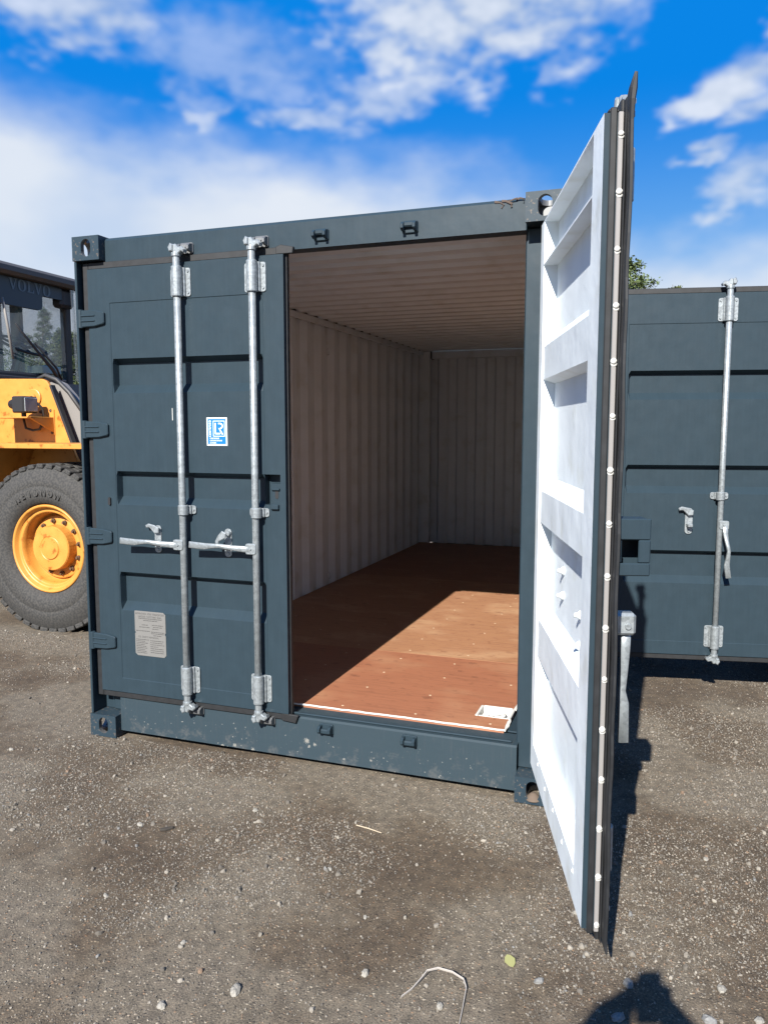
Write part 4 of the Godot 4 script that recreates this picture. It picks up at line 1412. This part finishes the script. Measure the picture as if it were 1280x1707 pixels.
	# inside: steering wheel, column, dash, seat
	var sw := pivot(cab, "steering_wheel", Vector3(-1.48, 2.47, -0.32))
	sw.rotation = Vector3(0, 0, -0.45)
	st = tool(true)
	var rp := []
	var rw := []
	for i in 25:
		var a := TAU * i / 24.0
		rp.append(Vector3(0.23 * cos(a), 0, 0.23 * sin(a)))
		rw.append([0.014, 0.014])
	sweep(st, rp, rw, Vector3.UP, 8)
	obj("rim", st, M.black, sw)
	st = tool()
	for a in [0.4, 2.5, 4.6]: cyl(st, Vector3(0, -0.02, 0), Vector3(0.22 * cos(a), 0, 0.22 * sin(a)), 0.016, 0.012, 8)
	cyl(st, Vector3(0, -0.03, 0), Vector3(0, 0.01, 0), 0.06, 0.05, 14, 0.008)
	cyl(st, Vector3(0, -0.34, 0), Vector3(0, -0.02, 0), 0.04, 0.03, 12)
	obj("column", st, M.black, sw)
	box("dashboard", Vector3(-1.52, 2.101, -0.42), Vector3(-1.26, 2.185, 0.40), M.loader_dark, cab, 0.02)
	box("document_box", Vector3(-1.42, 2.186, -0.56), Vector3(-1.22, 2.265, -0.30), M.dash, cab, 0.006)
	st = tool()
	bx(st, Vector3(-2.02, 2.101, -0.24), Vector3(-1.60, 2.22, 0.24), 0.04)
	bx(st, Vector3(-2.12, 2.15, -0.24), Vector3(-1.97, 2.78, 0.24), 0.05)
	obj("seat", st, M.loader_dark, cab)

# ------------------------------------------------------------------ ground and litter
var gn := FastNoiseLite.new()
var pn := FastNoiseLite.new()
func gh(x: float, z: float) -> float:
	return gn.get_noise_2d(x, z) * 0.010 - 0.006

func ground() -> void:
	gn.seed = 61
	gn.frequency = 0.9
	gn.fractal_octaves = 4
	pn.seed = 62
	pn.frequency = 0.55
	pn.fractal_octaves = 4
	var xs := []
	var zs := []
	var x := -3.0
	while x <= 5.0:
		xs.append(x); x += 0.05
	var z := -3.6
	while z <= 3.6:
		zs.append(z); z += 0.05
	for e in [0.4, 1.0, 2.0, 4.0, 8.0, 16.0, 32.0, 64.0, 128.0, 300.0, 600.0]:
		xs.append(-3.0 - e); xs.append(5.0 + e)
		zs.append(-3.6 - e); zs.append(3.6 + e)
	xs.sort(); zs.sort()
	var st := SurfaceTool.new()
	st.begin(Mesh.PRIMITIVE_TRIANGLES)
	for b in zs:
		for a in xs:
			var inb: bool = absf(a - 1.0) < 8.0 and absf(b) < 8.0
			st.set_uv(Vector2(a, b))
			st.set_uv2(Vector2(a, b).rotated(0.6))
			st.add_vertex(Vector3(a, gh(a, b) if inb else -0.006, b))
	var n := xs.size()
	for j in zs.size() - 1:
		for i in n - 1:
			var k := j * n + i
			for q in [k, k + 1, k + n, k + 1, k + n + 1, k + n]: st.add_index(q)
	st.generate_normals()
	st.generate_tangents()
	var g := put("ground", st.commit(), M.ground, self)
	g.set_meta("kind", "structure")
	# loose gravel
	var ps := tool(true)
	var sm := SphereMesh.new()
	sm.radius = 1.0
	sm.height = 2.0
	sm.radial_segments = 7
	sm.rings = 3
	rng.seed = 99
	var ar := sm.get_mesh_arrays()
	var vv: PackedVector3Array = ar[Mesh.ARRAY_VERTEX]
	var moved := {}
	for i in vv.size():
		var key := vv[i].snapped(Vector3.ONE * 0.01)
		if not moved.has(key): moved[key] = vv[i] * rng.randf_range(0.72, 1.18)
		vv[i] = moved[key]
	var id: PackedInt32Array = ar[Mesh.ARRAY_INDEX]
	ps = tool()
	for q in id: ps.add_vertex(vv[q])
	var pm := mesh_of(ps)
	M.pebble_mesh = pm
	var xf := []
	var cl := []
	var tries := 0
	while xf.size() < 260000 and tries < 900000:
		tries += 1
		var px := rng.randf_range(-3.2, 4.6)
		var pz := 2.3 - pow(rng.randf(), 1.5) * 5.6
		var near := pz > 0.0
		if px > 0.15 and px < 2.29 and pz < -0.04: continue
		if px < -0.9 and px > -2.7 and pz < -1.6: continue
		# keep to what the lens takes in
		var dz := 3.31 - pz
		if px < 2.85 - dz * 1.02 - 0.2 or px > 2.85 + dz * 0.13 + 0.9: continue
		var dens := pn.get_noise_2d(px, pz) * 0.5 + 0.5
		if rng.randf() > 0.14 + 1.4 * smoothstep(0.40, 0.64, dens): continue
		var r := 0.0011 + 0.0036 * pow(rng.randf(), 4.5)
		if rng.randf() < 0.004: r = rng.randf_range(0.007, 0.011)
		var b := Basis.from_euler(Vector3(rng.randf() * TAU, rng.randf() * TAU, rng.randf() * TAU)) * Basis.from_scale(Vector3(r * rng.randf_range(0.7, 1.5), r * rng.randf_range(0.5, 0.9), r * rng.randf_range(0.7, 1.2)))
		xf.append(Transform3D(b, Vector3(px, gh(px, pz) + r * 0.25, pz)))
		var t := rng.randf()
		var c := Color(0.085, 0.075, 0.063).lerp(Color(0.25, 0.226, 0.19), t * t)
		if rng.randf() < 0.05: c = Color(0.16, 0.11, 0.075)
		if rng.randf() < 0.03: c = Color(0.15, 0.148, 0.142)
		cl.append(c)
	var mm := MultiMesh.new()
	mm.transform_format = MultiMesh.TRANSFORM_3D
	mm.use_colors = true
	mm.mesh = pm
	mm.instance_count = xf.size()
	for i in xf.size():
		mm.set_instance_transform(i, xf[i])
		mm.set_instance_color(i, cl[i])
	var mi := MultiMeshInstance3D.new()
	mi.name = "gravel"
	mi.multimesh = mm
	mi.material_override = M.pebble
	add_child(mi)
	mi.set_meta("kind", "stuff")
	tag(mi, "loose grey and pale gravel scattered over the hard brown yard", "gravel")

func stones() -> void:
	# larger stones one can pick out, on the ground where the photograph has them
	var list := [[0.05, 1.585, 0.030, 0], [0.62, 1.42, 0.020, 1], [0.93, 1.95, 0.025, 1], [1.72, 1.44, 0.026, 1], [1.55, 1.56, 0.017, 1], [1.90, 1.62, 0.018, 2], [2.06, 1.48, 0.018, 2], [1.66, 1.66, 0.022, 1], [1.30, 2.0, 0.026, 1], [0.98, 1.72, 0.022, 1],
		[2.55, 1.10, 0.018, 2], [2.80, 1.02, 0.022, 2], [3.02, 1.10, 0.026, 2], [3.10, 1.20, 0.022, 1], [2.78, 1.17, 0.022, 2], [3.06, 0.95, 0.018, 1], [3.15, 1.05, 0.016, 1], [3.22, 1.18, 0.020, 1], [2.30, 1.30, 0.016, 1], [2.05, 1.24, 0.018, 1],
		[0.42, 1.05, 0.016, 1], [0.85, 0.72, 0.015, 1], [1.24, 0.45, 0.015, 1], [0.20, 0.62, 0.014, 1], [-0.25, 0.30, 0.016, 1], [1.72, 0.75, 0.013, 1], [2.62, 0.72, 0.014, 1], [3.05, 0.20, 0.014, 1], [3.25, 0.60, 0.013, 2], [1.05, 1.18, 0.014, 1], [0.30, 1.35, 0.017, 1], [0.72, 1.72, 0.014, 1], [1.45, 1.30, 0.012, 1], [1.95, 0.98, 0.012, 1]]
	rng.seed = 2024
	var mats := []
	for k in 3:
		var m := mat(lin([0.19, 0.33, 0.22][k], [0.19, 0.31, 0.22][k], [0.19, 0.27, 0.215][k]), 0.85)
		m.albedo_texture = noise_tex(120 + k, 0.05, [[0.0, grey(0.7)], [1.0, grey(1.0)]], 128, 4)
		tri_planar(m, 14.0)
		mats.append(m)
	for e in list:
		var st := tool()
		var sm := SphereMesh.new()
		sm.radial_segments = 9
		sm.rings = 5
		sm.radius = 1.0
		sm.height = 2.0
		var ar := sm.get_mesh_arrays()
		var vv: PackedVector3Array = ar[Mesh.ARRAY_VERTEX]
		var moved := {}
		var ax := Vector3(1.0, rng.randf_range(0.42, 0.6), rng.randf_range(0.55, 0.85))
		for i in vv.size():
			var key := vv[i].snapped(Vector3.ONE * 0.01)
			if not moved.has(key): moved[key] = vv[i] * rng.randf_range(0.80, 1.12) * ax
			vv[i] = moved[key]
		for q in ar[Mesh.ARRAY_INDEX]: st.add_vertex(vv[q] * e[2])
		var name_: String = ["smooth dark grey", "pale beige", "flat grey"][e[3]]
		var o := obj("stone", st, mats[e[3]], self, Vector3(e[0], gh(e[0], e[1]) + e[2] * 0.12, e[1]), Vector3(0, rng.randf() * TAU, 0))
		tag(o, "%s stone lying loose among the gravel in front of the container" % name_, "stone", "%s stones on the gravel" % name_)

func litter() -> void:
	# strapping band bent into a hoop
	var st := tool()
	var g := func(x: float, z: float, y: float) -> Vector3: return Vector3(x, gh(x, z) + y, z)
	sweep(st, [g.call(2.185, 1.30, 0.003), g.call(2.205, 1.262, 0.006), g.call(2.222, 1.218, 0.014), g.call(2.232, 1.196, 0.024), g.call(2.262, 1.180, 0.028), g.call(2.305, 1.180, 0.026), g.call(2.342, 1.190, 0.020), g.call(2.356, 1.215, 0.014), g.call(2.364, 1.29, 0.006), g.call(2.372, 1.38, 0.003), g.call(2.384, 1.50, 0.003)],
		[[0.0045, 0.001], [0.0045, 0.001], [0.0045, 0.001], [0.0045, 0.001], [0.005, 0.001], [0.005, 0.001], [0.0045, 0.001], [0.0045, 0.001], [0.0045, 0.001], [0.0045, 0.001], [0.0045, 0.001]], Vector3(0.1, 1, 0.35), 6, 4.0)
	tag(obj("strapping_band", st, M.strap, self), "white plastic strapping band bent into a hoop on the gravel", "strap")
	st = tool()
	sweep(st, [Vector3(1.700, 0.003, 0.430), Vector3(1.76, 0.004, 0.441), Vector3(1.82, 0.003, 0.455)], [[0.0022, 0.0015], [0.0026, 0.0015], [0.0015, 0.0015]], Vector3.UP, 6)
	tag(obj("wood_splinter", st, mat(lin(0.40, 0.33, 0.24), 0.8), self), "pale wooden splinter lying on the gravel before the sill", "splinter")
	st = tool()
	var leaf_ := poly([[0.0, -0.022], [0.012, -0.012], [0.018, 0.004], [0.010, 0.018], [0.0, 0.024], [-0.011, 0.016], [-0.017, 0.002], [-0.010, -0.014]])
	prism(st, leaf_, -0.0006, 0.0006, Transform3D(Basis(Vector3(1, 0, 0), -PI * 0.42), Vector3.ZERO))
	tag(obj("fallen_leaf", st, mat(lin(0.21, 0.21, 0.085), 0.7), self, Vector3(2.455, 0.008, 1.055), Vector3(0, 0.6, 0.1)), "small yellow-green fallen leaf on the gravel", "leaf")
	st = tool()
	prism(st, poly([[-0.028, -0.006], [-0.005, -0.011], [0.026, -0.004], [0.030, 0.006], [0.004, 0.009], [-0.022, 0.005]]), 0.0, 0.010, Transform3D(Basis(Vector3(1, 0, 0), -PI * 0.5), Vector3.ZERO), 0.002)
	tag(obj("bark_chip", st, mat(lin(0.035, 0.03, 0.025), 0.9), self, Vector3(0.98, -0.002, 0.72), Vector3(0, 0.7, 0)), "dark chip of bark lying on the gravel", "bark")

# ------------------------------------------------------------------ trees
func make_tree(kind: int, seed_: int, label: String, at: Vector3, h: float, group: String) -> void:
	rng.seed = seed_
	var o := thing("tree", label, "tree", at, 0.0, group)
	var st := tool(true)
	var lean := Vector3(rng.randf_range(-0.04, 0.04), 0, rng.randf_range(-0.04, 0.04))
	var pts := []
	var wh := []
	for k in 7:
		var t := k / 6.0
		pts.append(Vector3(0, h * t * 0.97 - 0.05, 0) + lean * h * t * t)
		var r := h * 0.016 * (1.0 - t * 0.93)
		wh.append([r, r])
	sweep(st, pts, wh, Vector3.RIGHT, 8)
	var clumps := []
	var nb := 46
	for k in nb:
		var t := 0.16 + 0.84 * pow((k + 0.5) / nb, 0.85)
		var a := k * 2.399 + rng.randf_range(-0.4, 0.4)
		var reach: float
		if kind == 1: reach = h * 0.19 * (1.02 - t) + 0.12
		else: reach = h * 0.24 * pow(sin(PI * clampf(0.10 + t * 0.86, 0.0, 1.0)), 0.8)
		reach *= rng.randf_range(0.65, 1.15)
		var base := Vector3(0, h * t * 0.92, 0) + lean * h * t * t
		var rise := (0.5 if kind != 1 else -0.12)
		var tip := base + Vector3(cos(a) * reach, reach * rise * rng.randf_range(0.5, 1.3), sin(a) * reach)
		sweep(st, [base, base.lerp(tip, 0.5) + Vector3(0, reach * 0.05, 0), tip], [[h * 0.004 * (1.1 - t), h * 0.004 * (1.1 - t)], [h * 0.002, h * 0.002], [0.004, 0.004]], Vector3.UP, 5)
		for q in 5: clumps.append([base.lerp(tip, 0.35 + 0.17 * q), 0.10 + reach * 0.20 * (1.0 - absf(q * 0.25 - 0.45))])
	obj("trunk", st, M.bark, o)
	var cs := SurfaceTool.new()
	cs.begin(Mesh.PRIMITIVE_TRIANGLES)
	cs.set_smooth_group(-1)
	for c in clumps:
		for q in 38:
			var d: Vector3 = Vector3(rng.randfn(), rng.randfn() * 0.75, rng.randfn()) * c[1] * 0.62
			var p: Vector3 = c[0] + d
			var b := Basis.from_euler(Vector3(rng.randf() * TAU, rng.randf() * TAU, rng.randf() * TAU))
			var s := rng.randf_range(0.03, 0.062) * (h / 8.0 + 0.4)
			var l := s * (0.55 if kind != 1 else 0.22)
			var v0 := p + b * Vector3(0, -s, 0)
			var v1 := p + b * Vector3(l, 0, 0.15 * s)
			var v2 := p + b * Vector3(0, s, 0)
			var v3 := p + b * Vector3(-l, 0, 0.15 * s)
			quad(cs, v0, v1, v2, v3)
	obj("crown", cs, M["leaf%d" % kind], o)

func trees() -> void:
	var L := ["leafy green birch rising behind the open container door", "small yellow-green bushy tree beside the leafy birch", "dark spruce standing in the belt of trees behind the loader", "loose green birch in the belt of trees behind the loader"]
	make_tree(0, 501, L[0], Vector3(1.15, 0, -24.0), 7.6, "")
	make_tree(2, 502, L[1], Vector3(3.05, 0, -24.5), 6.6, "")
	var spots := [[-25.4, -27.0, 1, 7.9], [-27.0, -27.8, 0, 6.6], [-24.0, -27.6, 0, 6.6], [-22.4, -27.2, 1, 7.2], [-28.6, -27.2, 1, 7.0], [-30.6, -28.4, 0, 6.8], [-26.2, -29.6, 0, 7.0], [-20.6, -28.4, 0, 6.6], [-32.8, -27.6, 1, 7.2], [-24.6, -30.4, 1, 7.4]]
	for k in spots.size():
		var e: Array = spots[k]
		make_tree(e[2], 600 + k, L[2] if e[2] == 1 else L[3], Vector3(e[0], 0, e[1]), e[3], "trees behind the loader")

# ------------------------------------------------------------------ photographer (stands behind the lens, casts the shadow)
func nets(st: SurfaceTool, bones: Array, lo: Vector3, hi: Vector3, cell: float, k: float, paint: Callable) -> void:
	var n := Vector3i(((hi - lo) / cell).ceil())
	var sx := n.x + 1
	var sy := n.y + 1
	var val := PackedFloat32Array()
	val.resize(sx * sy * (n.z + 1))
	val.fill(1.0)
	for b in bones:
		var a: Vector3 = b[0]
		var c: Vector3 = b[2]
		var m: float = maxf(b[1], b[3]) + k + cell * 2.0
		var p0 := ((a.min(c) - Vector3.ONE * m - lo) / cell).floor().clamp(Vector3.ZERO, Vector3(n))
		var p1 := ((a.max(c) + Vector3.ONE * m - lo) / cell).ceil().clamp(Vector3.ZERO, Vector3(n))
		var ac := c - a
		var inv := 1.0 / maxf(ac.length_squared(), 1e-9)
		for z in range(int(p0.z), int(p1.z) + 1):
			for y in range(int(p0.y), int(p1.y) + 1):
				for x in range(int(p0.x), int(p1.x) + 1):
					var p := lo + Vector3(x, y, z) * cell
					var t := clampf((p - a).dot(ac) * inv, 0.0, 1.0)
					var d: float = p.distance_to(a + ac * t) - lerpf(b[1], b[3], t)
					var id := x + sx * (y + sy * z)
					var e := val[id]
					var h := clampf(0.5 + 0.5 * (e - d) / k, 0.0, 1.0)
					val[id] = lerpf(e, d, h) - k * h * (1.0 - h)
	var vid := {}
	var vp := PackedVector3Array()
	for z in n.z:
		for y in n.y:
			for x in n.x:
				var s := Vector3.ZERO
				var cnt := 0
				var v := []
				for q in 8: v.append(val[(x + (q & 1)) + sx * ((y + ((q >> 1) & 1)) + sy * (z + (q >> 2)))])
				for e in [[0, 1], [2, 3], [4, 5], [6, 7], [0, 2], [1, 3], [4, 6], [5, 7], [0, 4], [1, 5], [2, 6], [3, 7]]:
					var f0: float = v[e[0]]
					var f1: float = v[e[1]]
					if (f0 < 0.0) != (f1 < 0.0):
						var t := f0 / (f0 - f1)
						s += Vector3(e[0] & 1, (e[0] >> 1) & 1, e[0] >> 2).lerp(Vector3(e[1] & 1, (e[1] >> 1) & 1, e[1] >> 2), t)
						cnt += 1
				if cnt:
					vid[x + sx * (y + sy * z)] = vp.size()
					vp.append(lo + (Vector3(x, y, z) + s / cnt) * cell)
	var emit := func(a: int, b: int, c: int, d: int, flip: bool) -> void:
		var l := [a, b, c, a, c, d] if not flip else [a, c, b, a, d, c]
		for i in l:
			st.set_color(paint.call(vp[i]))
			st.add_vertex(vp[i])
	for z in range(1, n.z):
		for y in range(1, n.y):
			for x in range(1, n.x):
				var i := x + sx * (y + sy * z)
				var inn := val[i] < 0.0
				if inn != (val[i + 1] < 0.0): emit.call(vid[i - sx - sx * sy], vid[i - sx * sy], vid[i], vid[i - sx], inn)
				if inn != (val[i + sx] < 0.0): emit.call(vid[i - 1 - sx * sy], vid[i - 1], vid[i], vid[i - sx * sy], inn)
				if inn != (val[i + sx * sy] < 0.0): emit.call(vid[i - 1 - sx], vid[i - sx], vid[i], vid[i - 1], inn)

func photographer(cam: Camera3D) -> void:
	var eye := cam.position
	var bs := cam.basis
	# phone: lens near its top corner, body just behind the lens
	var ph := thing("smartphone", "black smartphone held up in both hands to take the picture", "phone")
	ph.transform = Transform3D(bs, eye + bs * Vector3(-0.016, -0.036, 0.012))
	var st := tool()
	prism(st, rounded(0.076, 0.152, 0.012, 4), 0.0, 0.008, Transform3D(), 0.002)
	obj("body", st, M.black, ph)
	st = tool()
	bx(st, Vector3(-0.035, -0.072, 0.0082), Vector3(0.035, 0.072, 0.0088), 0.0002)
	obj("screen", st, mat(lin(0.02, 0.02, 0.022), 0.1), ph)
	var c := eye + bs * Vector3(-0.022, -0.040, 0.02)
	var o := Vector3(eye.x - 0.01, 0, eye.z + 0.47)
	var skin := Color(0.42, 0.25, 0.18)
	var bones := []
	var J := func(x: float, y: float, z: float) -> Vector3: return o + Vector3(x, y, z)
	bones.append([J.call(0, 0.92, 0), 0.135, J.call(0, 1.10, -0.01), 0.125])
	bones.append([J.call(0, 1.10, -0.01), 0.125, J.call(0, 1.30, 0.0), 0.140])
	bones.append([J.call(-0.13, 1.35, 0), 0.065, J.call(0.13, 1.35, 0), 0.065])
	bones.append([J.call(0, 1.36, 0), 0.055, J.call(0, 1.44, -0.01), 0.050])
	bones.append([J.call(0, 1.50, -0.02), 0.080, J.call(0, 1.56, -0.015), 0.086])
	bones.append([J.call(0, 1.46, -0.05), 0.045, J.call(0, 1.50, -0.045), 0.060])
	bones.append([J.call(0, 1.505, -0.10), 0.010, J.call(0, 1.525, -0.095), 0.012])
	for s in [-1.0, 1.0]:
		bones.append([J.call(s * 0.085, 0.90, 0), 0.095, J.call(s * 0.10, 0.50, 0.0), 0.065])
		bones.append([J.call(s * 0.10, 0.50, 0.0), 0.062, J.call(s * 0.105, 0.10, 0.03), 0.042])
		bones.append([J.call(s * 0.105, 0.055, 0.04), 0.045, J.call(s * 0.125, 0.035, -0.13), 0.036])
		bones.append([J.call(s * 0.088, 1.52, -0.01), 0.016, J.call(s * 0.088, 1.49, -0.01), 0.014])
		var sh: Vector3 = J.call(s * 0.175, 1.345, -0.01)
		var el: Vector3 = J.call(s * 0.30, 1.345, -0.17)
		var wr := c + Vector3(s * 0.105, -0.062, 0.045)
		bones.append([sh, 0.070, el, 0.060])
		bones.append([el, 0.060, wr, 0.044])
		bones.append([wr, 0.040, c + Vector3(s * 0.058, 0.0, 0.030), 0.034])
	var col := func(p: Vector3) -> Color:
		var q := p - o
		if q.y > 1.415 and absf(q.x) < 0.12 and q.z > -0.14:
			return Color(0.05, 0.035, 0.025) if q.y > 1.575 or q.z > 0.03 else skin
		if q.z < -0.40: return skin
		if q.y < 0.09: return Color(0.03, 0.03, 0.03)
		if q.y < 0.92: return Color(0.025, 0.03, 0.05)
		return Color(0.04, 0.05, 0.06)
	var lo := Vector3(o.x - 0.42, -0.02, eye.z - 0.04)
	var hi := Vector3(o.x + 0.42, 1.74, o.z + 0.22)
	st = SurfaceTool.new()
	st.begin(Mesh.PRIMITIVE_TRIANGLES)
	st.set_smooth_group(0)
	nets(st, bones, lo, hi, 0.02, 0.03, col)
	# hands: four fingers round the phone's back edge, thumb on the screen side
	for s in [-1.0, 1.0]:
		var hb := []
		var palm := c + Vector3(s * 0.060, -0.025, 0.030)
		hb.append([palm + Vector3(0, -0.035, 0.012), 0.022, palm, 0.023])
		for k in 4:
			var y: float = 0.042 - k * 0.021 + (0.006 if s > 0 else 0.0)
			var L: float = [0.92, 1.0, 0.96, 0.78][k]
			var p0 := palm + Vector3(s * 0.004, y * 0.75, 0.002)
			var p1 := c + Vector3(s * 0.054, y, 0.006)
			var p2 := c + Vector3(s * (0.054 - 0.020 * L), y + 0.004, 0.004)
			hb.append([p0, 0.0100, p1, 0.0092])
			hb.append([p1, 0.0092, p2, 0.0080])
		var t0 := palm + Vector3(s * -0.004, -0.008, 0.018)
		var t1 := c + Vector3(s * 0.040, 0.018, 0.040)
		hb.append([t0, 0.0125, t1, 0.0105])
		hb.append([t1, 0.0105, c + Vector3(s * 0.022, 0.034, 0.034), 0.0090])
		nets(st, hb, palm - Vector3(0.08, 0.09, 0.06), palm + Vector3(0.08, 0.09, 0.07), 0.005, 0.007, func(_p): return skin)
	st.index()
	st.generate_normals()
	var m := mat(Color.WHITE, 0.8)
	m.vertex_color_use_as_albedo = true
	var who := put("person", st.commit(), m, self)
	tag(who, "person in dark jacket holding up a phone, seen as a shadow on the gravel", "person")

# ------------------------------------------------------------------ build
func _ready() -> void:
	var cam := Camera3D.new()
	cam.name = "camera"
	cam.position = Vector3(2.8464, 1.6321, 3.3104)
	cam.rotation = Vector3(-0.1049, 0.3422, 0.0009)
	cam.fov = 66.18
	cam.near = 0.02
	cam.far = 2000.0
	add_child(cam)
	cam.current = true
	var we := WorldEnvironment.new()
	we.name = "world"
	var env := Environment.new()
	env.background_mode = Environment.BG_SKY
	env.background_energy_multiplier = 0.475
	var sk := Sky.new()
	var pm := PanoramaSkyMaterial.new()
	pm.panorama = sky_panorama()
	sk.sky_material = pm
	env.sky = sk
	env.tonemap_mode = Environment.TONE_MAPPER_LINEAR
	env.tonemap_exposure = 2.3
	env.sdfgi_enabled = true
	env.ssao_enabled = true
	env.ssil_enabled = true
	we.environment = env
	add_child(we)
	var sun := DirectionalLight3D.new()
	sun.name = "sun"
	sun.light_color = Color(1.0, 0.98, 0.945)
	sun.light_energy = 1.6
	sun.light_angular_distance = 0.5
	sun.shadow_enabled = true
	add_child(sun)
	sun.look_at_from_position(Vector3.ZERO, Vector3(0.010, -0.703, -1.0), Vector3.UP)
	make_materials()
	M.strap = mat(lin(0.42, 0.39, 0.36), 0.45)
	ground()
	main_container()
	side_container()
	loader()
	trees()
	stones()
	litter()
	photographer(cam)
